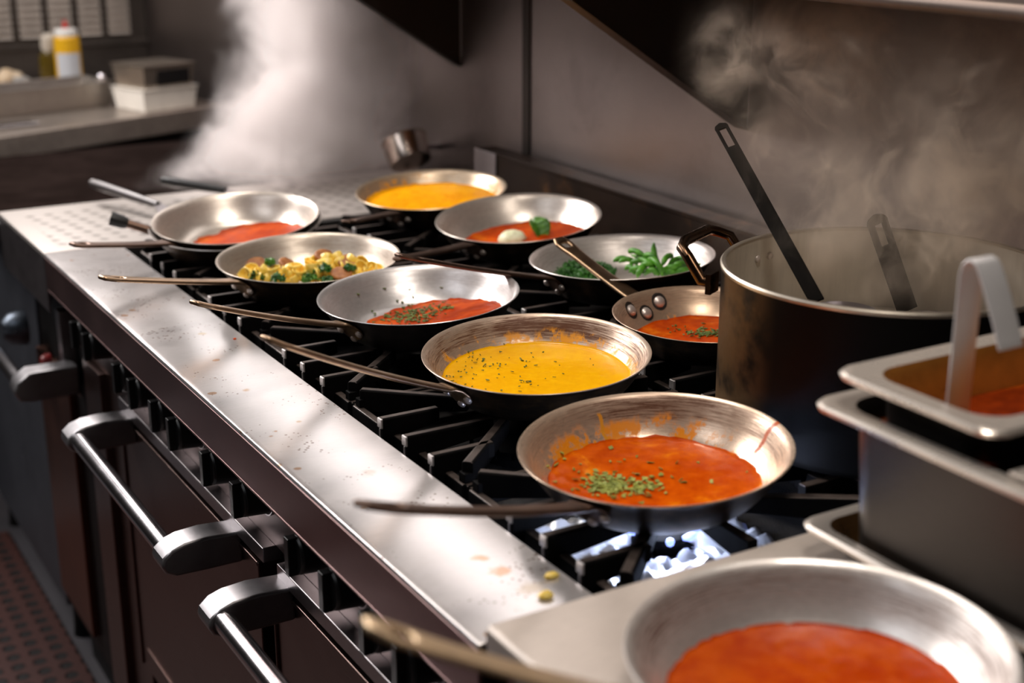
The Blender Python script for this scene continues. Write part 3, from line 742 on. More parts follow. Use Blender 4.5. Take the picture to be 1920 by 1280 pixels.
# I: green beans and chopped greens
PLACED.clear()
p = on_pan('I', 1095, 506, .016)
leafclump('chopped_greens', PANS['I'][0] @ Matrix.Translation((p.x - .004, p.y, .012)), .050, .015, 680, 41, V_KALE, 'heap of finely chopped dark greens beside the green beans', 'greens', 'stuff')
beans = [  # start px, control px, end px (with heights)
 ((1183,478,.030),(1215,492,.036),(1228,515,.020)), ((1207,490,.028),(1228,488,.042),(1243,519,.020)), ((1226,455,.052),(1228,480,.034),(1240,505,.022)),
 ((1285,482,.042),(1262,490,.032),(1250,515,.020)), ((1313,494,.034),(1290,506,.026),(1262,512,.020)), ((1180,497,.022),(1200,488,.032),(1222,500,.024)),
 ((1160,492,.026),(1178,486,.030),(1196,496,.022)), ((1195,520,.020),(1202,505,.032),(1214,498,.026)), ((1212,482,.040),(1190,470,.046),(1180,474,.040)),
 ((1240,508,.024),(1262,500,.034),(1284,502,.028)), ((1255,494,.034),(1270,486,.036),(1292,492,.028)), ((1225,512,.022),(1240,505,.030),(1262,514,.020)),
 ((1172,506,.022),(1182,500,.028),(1190,514,.020)), ((1150,490,.022),(1164,484,.028),(1176,486,.024)), ((1270,508,.022),(1284,500,.028),(1306,500,.026)), ((1200,500,.028),(1216,494,.038),(1236,498,.030)),
 ((1262,512,.022),(1280,506,.030),(1300,507,.024)), ((1246,516,.020),(1258,508,.028),(1276,512,.022)), ((1208,516,.020),(1222,506,.030),(1236,516,.022)), ((1290,497,.028),(1276,494,.036),(1262,500,.030)), ((1180,510,.020),(1196,502,.030),(1206,512,.022)),
 ((1232,487,.040),(1220,478,.046),(1206,480,.040)), ((1242,498,.034),(1250,482,.042),(1262,480,.038))]
for i, (a, c, b) in enumerate(beans):
    P0, P1, P2 = (on_pan('I', *q) for q in (a, c, b)); pts = []; rs = []
    P1 = P1 * 2 - (P0 + P2) * .5
    for k in range(15):
        t = k / 14; q = P0 * (1 - t) ** 2 + P1 * 2 * t * (1 - t) + P2 * t * t
        q.z = max(q.z, hin(math.hypot(q.x, q.y)) + .0045); pts.append(q); rs.append(.0039 * min(1, (t + .02) * 4) ** .6 * min(1, (1.03 - t) * 5) ** .6 + .0002)
    m = MB(); m.tube(pts, rs, 12); o = m.make('green_bean', V_BEAN, matrix=PANS['I'][0])
    tag(o, 'bright green whole bean tossed in the pan beside the chopped greens', 'green bean', 'green beans in the frying pan')

# stray bits
def crumb(u, v, z, r, mat, name, label, cat, sq=.5):
    p = atz(u, v, z); m = MB(); m.lathe([(r * math.sin(t * PI / 8), sq * r * math.cos(t * PI / 8)) for t in range(9)], 12)
    m.v = [(x * 1.4 + .5 * r * mnoise.noise(Vector((x * 300, y * 300, u))), y + .4 * r * mnoise.noise(Vector((y * 300, x * 300, v))), z2) for x, y, z2 in m.v]
    o = m.make(name, mat, matrix=Matrix.Translation((p.x, p.y, z + sq * r * .9))); return tag(o, label, cat)
crumb(612, 735, .868, .0055, V_PASTA, 'pasta_scrap', 'small yellow pasta scrap on the burnt tray', 'food scrap')
crumb(1034, 1082, .92, .0048, V_PASTA, 'pasta_scrap', 'yellow pasta scrap at the ledge\'s inner edge', 'food scrap')
crumb(1024, 1120, .92, .0056, V_PASTA, 'pasta_scrap', 'pale pasta scrap on the ledge near its end', 'food scrap')
crumb(440, 636, .92, .002, S_RED, 'sauce_drop', 'tiny red sauce drop on the ledge by the grates', 'sauce drop')

# ------------------------------------------------------------------ stock pot, broth and ladles
PC = Vector((1.0595, 1.0276, .9345)); PR = .173; PH = 1.110 - .9345
t = empty('stock_pot', 'large blackened stock pot steaming beside the stacked steel pans', 'pot', PC)
def potin():
    m = Mat('dull pot inside'); x, y, z = m.xyz(); n = m.noise(9, 5, .6); n2 = m.noise(120, 3, .7, stretch=(1, 1, .1))
    m.set('Base Color', m.mix((n * .7 + n2 * .3).smooth(.35, .65), (.50, .45, .38), (.64, .58, .49))).set('Metallic', .25).set('Roughness', .42); return m.m
def potout():
    m = Mat('burnt pot outside with lit side'); x, y, z = m.xyz()
    n = m.noise(6, 6, .65, dist=.3); f = m.noise(140, 3, .7)
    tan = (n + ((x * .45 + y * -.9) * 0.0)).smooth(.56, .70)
    side = (x * -.86 + y * .51).smooth(.134, .160) * m.noise(12, 4, .6).smooth(.35, .55)  # lit left side of the wall painted in tan, broken up by noise
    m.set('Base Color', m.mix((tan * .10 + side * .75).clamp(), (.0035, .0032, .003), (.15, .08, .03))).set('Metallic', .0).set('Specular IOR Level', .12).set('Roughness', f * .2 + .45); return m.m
m = MB()
prof = [(0, .005), (PR - .014, .005), (PR - .006, .012), (PR - .004, .025), (PR - .004, PH - .004)] + [(PR - .0045, PH - .001), (PR - .003, PH), (PR, PH), (PR + .0015, PH - .002), (PR + .0012, PH - .005)] + [(PR, PH - .008), (PR, .012), (PR - .006, .003), (PR - .014, 0), (0, 0)]
m.lathe(prof, 128, mids=[0]*4 + [2]*5 + [1]*5)
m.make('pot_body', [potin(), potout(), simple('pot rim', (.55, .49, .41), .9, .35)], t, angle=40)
ph = MB()
hp = [(1392, 447), (1384, 432), (1340, 437), (1303, 448), (1302, 462), (1325, 487), (1350, 518)]
# handle on the pot's far-left side: a square loop standing out from the wall
ha = math.radians(118); d = Vector((math.cos(ha), math.sin(ha), 0)); s_ = Vector((-d.y, d.x, 0))
zc = PH - .030
loop = [d * (PR + .001) + s_ * .058, d * (PR + .012) + s_ * .058, d * (PR + .030) + s_ * .056 + Vector((0,0,.024)), d * (PR + .042) + s_ * .046 + Vector((0,0,.030)), d * (PR + .046) + s_ * .030 + Vector((0,0,.034)), d * (PR + .046) - s_ * .030 + Vector((0,0,.034)), d * (PR + .042) - s_ * .046 + Vector((0,0,.030)), d * (PR + .030) - s_ * .056 + Vector((0,0,.024)), d * (PR + .012) - s_ * .058, d * (PR + .001) - s_ * .058]
ph.tube([p + Vector((0, 0, zc)) for p in loop], .0062, 14)
for sg in (1, -1): ph.box((-.003, -.011, -.011), (.003, .011, .011), 0, Matrix.Translation(d * (PR + .001) * .995 + s_ * .058 * sg + Vector((0, 0, zc))) @ Matrix.Rotation(ha, 4, 'Z'))
ph.make('handle', simple('burnt pot handle', (.10, .055, .03), 1.0, .25, .5, 40), t)
for dz in (-.010, .010):
    for so in (.070, .046, -.046, -.070):
        q = (d * PR + s_ * so).normalized(); m = MB(); R = Matrix.Translation(q * (PR - .0045) + Vector((0, 0, zc + dz - .005))) @ (-q).to_track_quat('Z', 'Y').to_matrix().to_4x4()
        if dz > 0: m.lathe([(.0042, 0), (.0038, .0018), (.002, .0028), (0, .003)], 14, 0, R); m.make('rivet', M_RIVET, t)
m = MB(); m.lathe([(0, 0), (.06, 0), (.12, 0), (PR - .0045, .0004)], 96)
tag(m.make('broth', BROTH, matrix=Matrix.Translation(PC + Vector((0, 0, .082)))), 'cloudy grey broth inside the large stock pot', 'broth')

def ladle(label, tip, through, low, bowl_r, mat, wid=.0105, hook=False):
    """strap handled ladle: tip, a point it leans on, low end where the bowl sits"""
    tip, low = Vector(tip), Vector(low); d = (low - tip).normalized(); L = (low - tip).length
    y = d; x = y.cross(FW).normalized(); z = x.cross(y); Mx = Matrix((x, y, z)).transposed().to_4x4(); Mx.translation = tip
    e = empty('ladle', label, 'ladle', matrix=Mx)
    rows = []; n = 26
    for i in range(n + 1):
        q = i / n; s2 = q * L; w = wid
        if s2 < wid: w = wid * math.sqrt(max(0, 1 - ((wid - s2) / wid) ** 2)) + .0006
        hh = .0042 if .010 < s2 < .042 else 0
        rows.append((s2, w, hh))
    rows = sorted(set(rows + [(k * .003, (wid * math.sqrt(max(0, 1 - ((wid - k * .003) / wid) ** 2)) + .0006) if k * .003 < wid else wid, .0042 if .009 < k * .003 < .042 else 0) for k in range(0, 16)]))
    vs = []; fs = []
    for s2, w, hh in rows:
        h2 = hh or w * .4
        for c in (-w, -h2, h2, w): vs.append((c, s2, 0))
    for i in range(len(rows) - 1):
        for j in range(3):
            if j == 1 and rows[i][2] and rows[i+1][2]: continue
            a = i * 4 + j; fs.append((a, a + 1, a + 5, a + 4))
    m = MB(); m.add(vs, fs); o = m.make('handle', mat, e); md = o.modifiers.new('strap thickness', 'SOLIDIFY'); md.thickness = .003; md.offset = 0
    md = o.modifiers.new('soft', 'BEVEL'); md.width = .0008; md.segments = 2
    m = MB(); pr = [(bowl_r * math.sin(t2 * PI / 24), -bowl_r * .8 * math.cos(t2 * PI / 24)) for t2 in range(0, 13)]
    m.lathe(pr + [((r - .0012) if r > .002 else 0, z2 + .0012) for r, z2 in reversed(pr)], 40)
    I = Mx.inverted()
    wl = Matrix.Translation(low + Vector((bowl_r * .2, -bowl_r * .9, -.004)))
    m.v = [tuple(I @ wl @ Vector(p)) for p in m.v]
    m.make('bowl', M_STEELG, e)
    return e
tip1 = atd(1349, 232, 1.66); c1 = atz(1462, 437, 1.121)
dirn = (c1 - tip1).normalized()
ladle('dark burnt ladle handle rising highest out of the steaming stock pot', tip1, c1, c1 + dirn * .10, .036, M_LADLED, .0078)
tip2 = atz(1640, 402, 1.135); low2 = atz(1702, 582, 1.022)
ladle('dark steel ladle leaning across the stock pot with its hanging hole at the back rim', tip2, None, low2, .034, simple('dark ladle steel', (.004, .003, .0025), 0, .6, .3, 40, 0, .03), .0118)

# ------------------------------------------------------------------ near counter unit
ZN = .950
t = empty('steel_counter', 'flat steel counter top carrying the closest pan and stacked steel pans', 'counter', (.9, .2, 0))
T = Matrix.Translation((-.9, -.2, 0))
m = MB(); m.prism([(1.33, ZN), (1.33, ZN - .03), (.475, ZN - .03), (.471, ZN - .027), (.470, ZN - .004), (.474, ZN)], -.5, .838, 'y', 0, T); m.make('top', M_NEAR, t, bevel=.0015)
m = MB(); m.box((.50, -.5, .12), (1.33, .835, ZN - .03), 0, T); m.box((.53, -.48, 0), (1.3, .82, .12), 0, T); m.make('body', M_BLACK, t, bevel=.002)
m = MB(); m.box((.488, -.5, .76), (.501, .836, ZN - .03), 0, T); m.make('front_panel', M_APRON, t, bevel=.001)
for y in (.76, .62):
    m = MB(); R = Matrix.Translation(Vector((.488, y, .84)) - Vector((.9, .2, 0))) @ Matrix.Rotation(-PI/2, 4, 'Y')
    m.lathe([(0, 0), (.026, 0), (.026, .004), (.022, .006), (.021, .032), (0, .034)], 32, 0, R); m.box((-.0215, -.006, .014), (.0215, .006, .044), 0, R); m.make('knob', M_PLASTIC, t, bevel=.001)

# ------------------------------------------------------------------ stacked steel pans
def steam_pan(name, label, cat, x0, y1, lx, ly, zr, depth, mats, wall=.022, flange=.012, rad=.03, rim=.0035, curl=True):
    """rectangular pan; (x0, y1) far-left rim corner, lx across, ly toward the camera"""
    cx, cy = x0 + lx / 2, y1 - ly / 2
    e = empty(name, label, cat, (cx, cy, zr - depth))
    def loop(ins, z, r, seg=7):
        a, b = lx / 2 - ins, ly / 2 - ins; r = max(r, .003); out = []
        for (sx, sy, t0) in ((1, 1, 0), (-1, 1, PI/2), (-1, -1, PI), (1, -1, 3*PI/2)):
            for k in range(seg + 1):
                t2 = t0 + k / seg * PI / 2; out.append((sx * (a - r) + r * math.cos(t2), sy * (b - r) + r * math.sin(t2), z))
        return out
    H = depth
    seq = [loop(wall + .012, .0012, rad * .8), loop(wall + .006, .006, rad), loop(wall, H - .008, rad), loop(wall - .004, H - .001, rad), loop(flange * .5, H, rad * .8), loop(.001, H, rad * .7),
           loop(-.0012, H - .0025, rad * .7), loop(.0, H - .006, rad * .7), loop(.002, H - .0065, rad*.7), loop(.003, H - .003, rad * .7), loop(wall - .0045, H - .0035, rad), loop(wall - .0015, H - .010, rad), loop(wall + .0045, .004, rad), loop(wall + .012, 0, rad * .8)]
    m = MB(); n = len(seq[0])
    for l in seq: m.v += l
    for i in range(len(seq) - 1):
        for k in range(n): m.f.append((i*n+k, i*n+(k+1) % n, (i+1)*n+(k+1) % n, (i+1)*n+k)); m.m.append(1 if i < 3 else (0 if i < 10 else 2))
    m.f.append(tuple(range(n))); m.m.append(1); m.f.append(tuple(range((len(seq)-1)*n, len(seq)*n))); m.m.append(2)
    m.make('pan_body', mats, e, angle=40)
    return e
P_ST = simple('steam pan steel', (.76, .69, .62), .65, .28, .04, 12)
P_STAIN = brushed('sauce coated steel', (.42, .17, .03), .35, .30, (1, 1, 1), .3, .8, (.24, .045, .006))
P_GREASE = brushed('greasy sheet pan inside', (.40, .22, .08), .8, .28, (1, 1, 1), .3, .5, (.16, .07, .02))
P_SIDE = brushed('shaded steam pan side', (.085, .075, .068), .9, .4, (1, 1, 4), .1)  # dark copy of the pan steel, shade on the walls put into the colour
steam_pan('sheet_pan', 'greasy rimmed sheet pan at the bottom of the steel pan stack', 'sheet pan', .758, .815, .46, .66, .979, .026, [P_ST, P_GREASE, P_SIDE], wall=.016, flange=.008, rad=.022)
steam_pan('steam_table_pan', 'deep steel pan holding the smaller sauce pan on the sheet pan', 'steam pan', .752, .806, .34, .53, 1.090, .1345, [P_ST, P_SIDE, P_SIDE], rad=.028)
tp = steam_pan('steam_table_pan', 'small steel pan of dark red sauce with a hooked ladle, top of the stack', 'steam pan', .7625, .794, .325, .165, 1.118, .140, [P_ST, P_STAIN, P_SIDE], wall=.024, flange=.012, rad=.028)
m = MB(); m.prism([(-.128, 0), (.128, 0), (.136, .034), (-.136, .034)], -.056, .056, 'y')
tag(m.make('tomato_sauce', S_PANRED, matrix=Matrix.Translation((.7625 + .1625, .794 - .0825, 1.044)), bevel=.001), 'dark red sauce in the small steel pan of the stack', 'sauce')
# second insert next to it: a flat steel lid
tl = empty('pan_lid', 'flat steel lid on the deep pan beside the small sauce pan', 'lid', (.93, .53, 1.0915))
m = MB(); m.box((-.165, -.185, .0), (.160, .085, .003)); m.box((-.14, -.16, .003), (.135, .06, .0045)); m.make('lid_plate', P_ST, tl, bevel=.0015)
m = MB(); m.tube([(-.03, -.05, .004), (-.03, -.05, .022), (-.022, -.05, .028), (.022, -.05, .028), (.03, -.05, .022), (.03, -.05, .004)], .004, 10); m.make('handle', P_ST, tl)

# hooked ladle standing in the small pan
hk = empty('ladle', 'bright hooked steel ladle standing in the small dark red sauce pan', 'ladle', (.735 + .03, .66, 1.05))
O2 = Vector((.765, .66, 1.05))
pa = atd(1796, 490, 1.065); pb = atd(1853, 472, 1.065)       # the fold at the top of the hook, about 2.3 cm wide
ctr = (pa + pb) * .5; hw = .0125
prof = [(.0, -.165), (.0, -.12), (.0, -.06), (.0, -.012), (-.002, -.004), (-.007, .0005), (-.013, -.001), (-.017, -.006), (-.026, -.022), (-.036, -.042), (-.042, -.056), (-.044, -.060)]
m = MB(); th = .0022
vs = []; fs = []
for (dy, dz) in prof:
    for sx in (-hw, hw): vs.append((ctr.x + sx, ctr.y + dy, ctr.z + dz))
for i in range(len(prof) - 1): fs.append((i*2, i*2+1, i*2+3, i*2+2))
m.add([Vector(v) - O2 for v in vs], fs); o = m.make('handle', brushed('bright ladle steel', (.84, .83, .84), .35, .30, (1, 1, 1), .05), hk)
md = o.modifiers.new('strap thickness', 'SOLIDIFY'); md.thickness = .0025; md.offset = 0
md = o.modifiers.new('soft', 'BEVEL'); md.width = .0008; md.segments = 2
m = MB(); br = .028; pr = [(br * math.sin(t2 * PI / 24), -br * .8 * math.cos(t2 * PI / 24)) for t2 in range(0, 13)]
m.lathe(pr + [((r - .0012) if r > .002 else 0, z2 + .0012) for r, z2 in reversed(pr)], 36, 0, Matrix.Translation(Vector((ctr.x + .0, ctr.y + br, 1.052 + br * .8)) - O2)); m.make('bowl', P_STAIN, hk)

# ------------------------------------------------------------------ far unit with the dimpled plate
t = empty('plate_warmer', 'steel unit with a dimpled top plate at the far end of the range', 'kitchen unit', (.9, 2.47, 0)); T = Matrix.Translation((-.9, -2.47, 0))
def dimple():
    m = Mat('dimpled plate steel'); x, y, z = m.xyz()
    # object coordinates are metres from the unit's middle
    v = m.voronoi(30, vec=m.vec(x + y * .15, y, 0.0), rand=.1)
    inside = x.smooth(-.392, -.388) * y.smooth(-.155, -.150) * y.smooth(.122, .127, 1, 0)
    d = v.smooth(.16, .30, 1, 0) * inside
    n = m.noise(8, 5)
    m.set('Base Color', m.mix(d * .8, m.mix(n, (.40, .365, .34), (.48, .44, .41)), (.12, .10, .09))).set('Metallic', .45).set('Roughness', .34)
    m.bump(d.rsub(1.0) + inside * -.6, .15, .002); return m.m
m = MB(); m.prism([(1.294, ZL), (1.294, ZL - .04), (XE + .004, ZL - .04), (XE, ZL - .006), (XE + .0005, ZL - .001), (XE + .006, ZL)], 2.293, 2.640, 'y', 0, T); m.make('top', dimple(), t, bevel=.0012)
m = MB(); m.box((XE, 2.293, ZL - .10), (XE + .004, 2.640, ZL - .0065), 0, T); m.make('apron', brushed('grey apron steel', (.34, .31, .32), 1.0, .36, (1, 1, 6), .1), t, bevel=.001)
m = MB(); m.box((.53, 2.293, .12), (1.295, 2.638, ZL - .04), 0, T); m.box((.56, 2.31, 0), (1.30, 2.62, .12), 0, T); m.make('body', M_BLACK, t, bevel=.002)
m = MB(); m.box((.517, 2.40, .16), (.532, 2.636, .66), 0, T); d = m.make('oven_door', brushed('rust red door', (.26, .12, .085), 1.0, .36, (1, 1, 6), .15), t, bevel=.002)  # door in one rust red steel tone
m = MB(); m.tube([Vector((.43, 2.34, .69)) - Vector((.9, 2.47, 0)), Vector((.43, 2.63, .69)) - Vector((.9, 2.47, 0))], .012, 16); m.make('handle_bar', M_BRIGHT, d)
m = MB(); m.prism([(.52, .715), (.44, .715), (.418, .70), (.412, .685), (.42, .668), (.44, .664), (.52, .664)], 2.315, 2.36, 'y', 0, T); m.make('handle_bracket', M_CAST, d, bevel=.004)
m = MB(); m.prism([(.505, .80), (.53, .80), (.53, .64), (.505, .70)], 2.36, 2.385, 'y', 0, T); m.make('valve_plate', M_STEELG, t, bevel=.002)
m = MB(); R = Matrix.Translation(Vector((.50, 2.62, .705)) - Vector((.9, 2.47, 0))) @ Matrix.Rotation(-PI/2, 4, 'Y'); m.lathe([(0, 0), (.033, 0), (.033, .01), (.028, .03), (.016, .042), (0, .044)], 28, 0, R); m.make('knob', brushed('blue grey chrome', (.12, .14, .17), 1.0, .4), t)
m = MB(); R = Matrix.Translation(Vector((.505, 2.46, .685)) - Vector((.9, 2.47, 0))) @ Matrix.Rotation(-PI/2, 4, 'Y'); m.lathe([(0, 0), (.013, 0), (.013, .008), (.009, .016), (0, .018)], 20, 0, R); m.make('indicator_button', simple('red button', (.30, .02, .02), 0, .3), t)

# turners lying on the plate
def turner(tip, root, z0, z1, label, mat, r=.0085):
    a = atz(*tip, z0); b = atz(*root, z1); d = (b - a).normalized(); e = empty('turner', label, 'turner', tuple(a))
    m = MB(); m.tube([Vector((0,0,0)), d * .004, d * .03, (b - a) * .6, b - a], [r * .5, r, r * 1.1, r, r * .75], 14); m.make('handle', mat, e)
    m = MB(); s2 = d.cross(Vector((0, 0, 1))).normalized(); q = b - a; dh = Vector((d.x, d.y, 0)).normalized(); e0 = q + dh * .06; e0.z = ZL - a.z + .0035
    vs = [q - s2 * .008, q + s2 * .008, e0 + s2 * .03, e0 - s2 * .03, e0 + dh * .10 + s2 * .034, e0 + dh * .10 - s2 * .034]
    m.add(vs, [(0, 1, 2, 3), (3, 2, 4, 5)]); o = m.make('blade', M_STEELG, e, smooth=False); md = o.modifiers.new('thickness', 'SOLIDIFY'); md.thickness = .0015
turner((171, 343), (296, 384), .956, .945, 'turner with a grey round handle lying on the dimpled plate', simple('grey handle', (.055, .045, .045), .2, .4))
turner((302, 338), (424, 357), .956, .945, 'turner with a black handle lying half in the steam', M_PLASTIC)

# ------------------------------------------------------------------ griddle and station beyond
t = empty('griddle', 'dark flat griddle beyond the dimpled plate', 'griddle', (.9, 3.1, 0)); T = Matrix.Translation((-.9, -3.1, 0))
m = MB(); m.box((.50, 2.66, .84), (1.35, 3.40, .885), 0, T); m.make('top', simple('blackened griddle steel', (.012, .008, .007), .0, .85, .5, 12, 0, .0), t, bevel=.003)
m = MB(); m.box((.455, 2.66, .855), (.505, 3.40, .895), 0, T); m.make('front_rail', M_BLACK, t, bevel=.006)
m = MB(); m.box((.53, 2.665, .10), (1.33, 3.39, .84), 0, T); m.make('body', brushed('blue grey panel', (.075, .08, .095), .5, .5), t, bevel=.002)
for x, y in ((.57, 2.72), (.57, 3.34), (1.28, 2.72), (1.28, 3.34)):
    m = MB(); m.lathe([(0, 0), (.022, 0), (.02, .02), (.018, .10), (0, .10)], 16, 0, Matrix.Translation((x - .9, y - 3.1, 0))); m.make('leg', M_BLACK, t)

RZ = .355
t = empty('prep_counter', 'steel prep counter across the far end with trays and bottles', 'counter', (.96, 3.72, 0), RZ)
m = MB(); m.box((-.75, -.03, .875), (.40, .75, .900)); m.box((-.75, -.036, .845), (.40, -.028, .902)); m.make('top', brushed('worn counter steel', (.46, .40, .35), .8, .36, (1, 1, 1), .2, .4, (.12, .08, .06)), t, bevel=.003)
m = MB(); m.box((-.72, .02, .10), (.38, .72, .875)); m.make('body', M_BLACK, t, bevel=.003)
for x, y in ((-.66, .08), (.32, .08), (-.66, .66), (.32, .66)):
    m = MB(); m.lathe([(0, 0), (.022, 0), (.018, .10), (0, .10)], 14, 0, Matrix.Translation((x, y, 0))); m.make('leg', M_BLACK, t)
CT = Matrix.Translation((.96, 3.66, 0)) @ Matrix.Rotation(RZ, 4, 'Z')
def at_counter(u, v, z=.90): return atz(u, v, z)
def open_box(mb, lx, ly, h, th=.002, taper=.0, M=None):
    a, b = lx / 2, ly / 2; t2 = taper
    seq = [[(-a+t2, -b+t2, 0), (a-t2, -b+t2, 0), (a-t2, b-t2, 0), (-a+t2, b-t2, 0)], [(-a, -b, h), (a, -b, h), (a, b, h), (-a, b, h)], [(-a+th, -b+th, h), (a-th, -b+th, h), (a-th, b-th, h), (-a+th, b-th, h)], [(-a+t2+th, -b+t2+th, th), (a-t2-th, -b+t2+th, th), (a-t2-th, b-t2-th, th), (-a+t2+th, b-t2-th, th)]]
    vs = [p for l in seq for p in l]; fs = [(3, 2, 1, 0), (12, 13, 14, 15)]
    for i in range(3):
        for k in range(4): fs.append((i*4+k, i*4+(k+1) % 4, (i+1)*4+(k+1) % 4, (i+1)*4+k))
    mb.add(vs, fs, 0, M)
# deep tray with bread
q = at_counter(60, 215); tr = empty('food_tray', 'steel tray with bread pieces at the counter\'s left', 'tray', (q.x + .02, q.y + .08, .9015), .22)
m = MB(); open_box(m, .40, .17, .068, .003, .014); m.box((-.208, -.093, .066), (.208, -.083, .070)); m.make('tray_body', brushed('tray steel', (.40, .37, .34), 1.0, .34), tr, bevel=.003)
for i, (u, v, r, mt, lab) in enumerate([(22, 148, .034, V_BREAD, 'golden bread chunk in the far steel tray'), (48, 150, .022, M_WHITE, 'white bread crumb piece beside the golden chunk'), (82, 150, .014, simple('pink morsel', (.62, .34, .28), 0, .6), 'small pink morsel at the tray\'s end')]):
    p = atz(u, v, .955); m = MB(); m.lathe([(r * math.sin(k * PI / 10), r * .75 * math.cos(k * PI / 10)) for k in range(11)], 18)
    m.v = [(x * 1.2 + r * .3 * mnoise.noise(Vector((x * 60, y * 60, i))), y + r * .3 * mnoise.noise(Vector((y * 60, x * 60, i + 4))), z2 + r * .3 * mnoise.noise(Vector((x * 50, z2 * 60, i + 9)))) for x, y, z2 in m.v]
    tag(m.make('bread_piece', mt, matrix=Matrix.Translation((p.x, p.y + .04, .934 + r * .5)), angle=60), lab, 'bread')
# bright folded foil at the counter's left edge
m = MB(); m.box((-.075, -.03, 0), (.075, .03, .006)); p = at_counter(28, 236, .9015); tag(m.make('steel_bar', M_BRIGHT, matrix=Matrix.Translation((p.x - .02, p.y + .0, .9025)) @ Matrix.Rotation(.25, 4, 'Z'), bevel=.003), 'bright steel bar lying on the counter\'s front edge', 'bar')
# squeeze bottle
bp = aty(133, 165, 4.14); bt = empty('squeeze_bottle', 'yellow squeeze bottle with white label and red cap tip', 'bottle', (bp.x, 4.14, .9015))
hb = aty(128, 52, 4.14).z - .9015
m = MB(); m.lathe(smoothprof([(0, 0), (.034, 0), (.036, .008), (.036, hb * .78), (.034, hb * .86), (.030, hb * .90)], 3) + [(0, hb * .90)], 36); m.make('bottle_body', simple('mustard yellow plastic', (.85, .47, .012), 0, .35, .06), bt)
m = MB(); 
for k in range(15):
    a0 = -2.75 + k * .14
    m.v.append((.0366 * math.cos(a0), .0366 * math.sin(a0), hb * .06)); m.v.append((.0366 * math.cos(a0), .0366 * math.sin(a0), hb * .66))
for k in range(14): m.f.append((2*k, 2*k+2, 2*k+3, 2*k+1)); m.m.append(0)
o = m.make('paper_label', simple('pale blue white label', (.62, .64, .68), 0, .6, .05), bt); o['label'] = 'white paper label'
m = MB(); m.lathe(smoothprof([(.031, hb * .89), (.0315, hb * .96), (.026, hb * .99)], 2) + [(0, hb)], 32); o = m.make('cap', simple('white cap', (.80, .78, .74), 0, .4, .03), bt); o['label'] = 'white screw cap'
m = MB(); m.lathe([(.009, hb), (.006, hb + .012), (.003, hb + .022), (0, hb + .022)], 16); o = m.make('nozzle', simple('red tip', (.55, .02, .012), 0, .4, .03), bt); o['label'] = 'red nozzle tip'
bp2 = aty(100, 150, 4.22); bt = empty('oil_bottle', 'dark oil bottle with pale cap behind the yellow bottle', 'bottle', (bp2.x, 4.22, .9015))
hb2 = aty(95, 92, 4.22).z - .9015
m = MB(); m.lathe(smoothprof([(0, 0), (.032, 0), (.034, .01), (.034, hb2 * .8), (.026, hb2 * .92), (.020, hb2)], 3) + [(0, hb2)], 32); m.make('bottle_body', simple('dark oil', (.10, .065, .006), 0, .25), bt)
m = MB(); m.lathe([(.023, hb2 - .004), (.026, hb2 + .01), (.024, hb2 + .034), (.014, hb2 + .044), (0, hb2 + .044)], 24); m.make('cap', simple('cream cap', (.62, .55, .46), 0, .5, .05), bt)
# stacked clear containers and foil packet
cp = at_counter(300, 210); 
for (dz, lx, ly, h, mt, nm, lab, cat, sc) in ((0, .175, .15, .058, simple('clear clouded plastic', (.80, .76, .69), 0, .3), 'food_container', 'pale wrapped food container at the bottom of the far stack', 'container', 0), (.060, .165, .15, .060, brushed('dull tin', (.42, .36, .30), .9, .34), 'food_container', 'dull metal container with a dark window on the pale one', 'container', 0)):
    e = empty(nm, lab, cat, (cp.x + .015, cp.y + .085, .9015 + dz), .30)
    m = MB(); open_box(m, lx, ly, h, .003, .008); m.make('container_body', mt, e, bevel=.006)
    m = MB(); m.box((-lx/2 - .003, -ly/2 - .003, h), (lx/2 + .003, ly/2 + .003, h + .0015)); m.box((-lx/2 + .012, -ly/2 + .012, h + .0015), (lx/2 - .012, ly/2 - .012, h + .003 - .001)); m.make('lid', mt, e, bevel=.002)
    if dz:
        m = MB(); m.box((-lx/2 + .045, -ly/2 - .0005, .008), (lx/2 - .018, -ly/2 + .006, h - .012)); m.make('window', M_BLACK, e, bevel=.002)
for i, (u, v, h, r, mt, lab) in enumerate([(200, 200, .085, .012, M_BRIGHT, 'slim bright steel shaker between tray and containers'), (228, 200, .055, .013, M_STEELG, 'short grey steel shaker beside the stacked containers')]):
    p = at_counter(u, v); e = empty('shaker', lab, 'shaker', (p.x, p.y + .03, .9015))
    m = MB(); m.lathe([(0, 0), (r, 0), (r * 1.05, h * .8), (r * .9, h * .9), (r * .5, h), (0, h)], 20); m.make('shaker_body', mt, e)
    m = MB(); m.lathe([(r * 1.06, h * .78), (r * 1.1, h * .8), (r * 1.1, h * .86), (r * .95, h * .88)], 20); m.make('collar', M_RIVET, e)

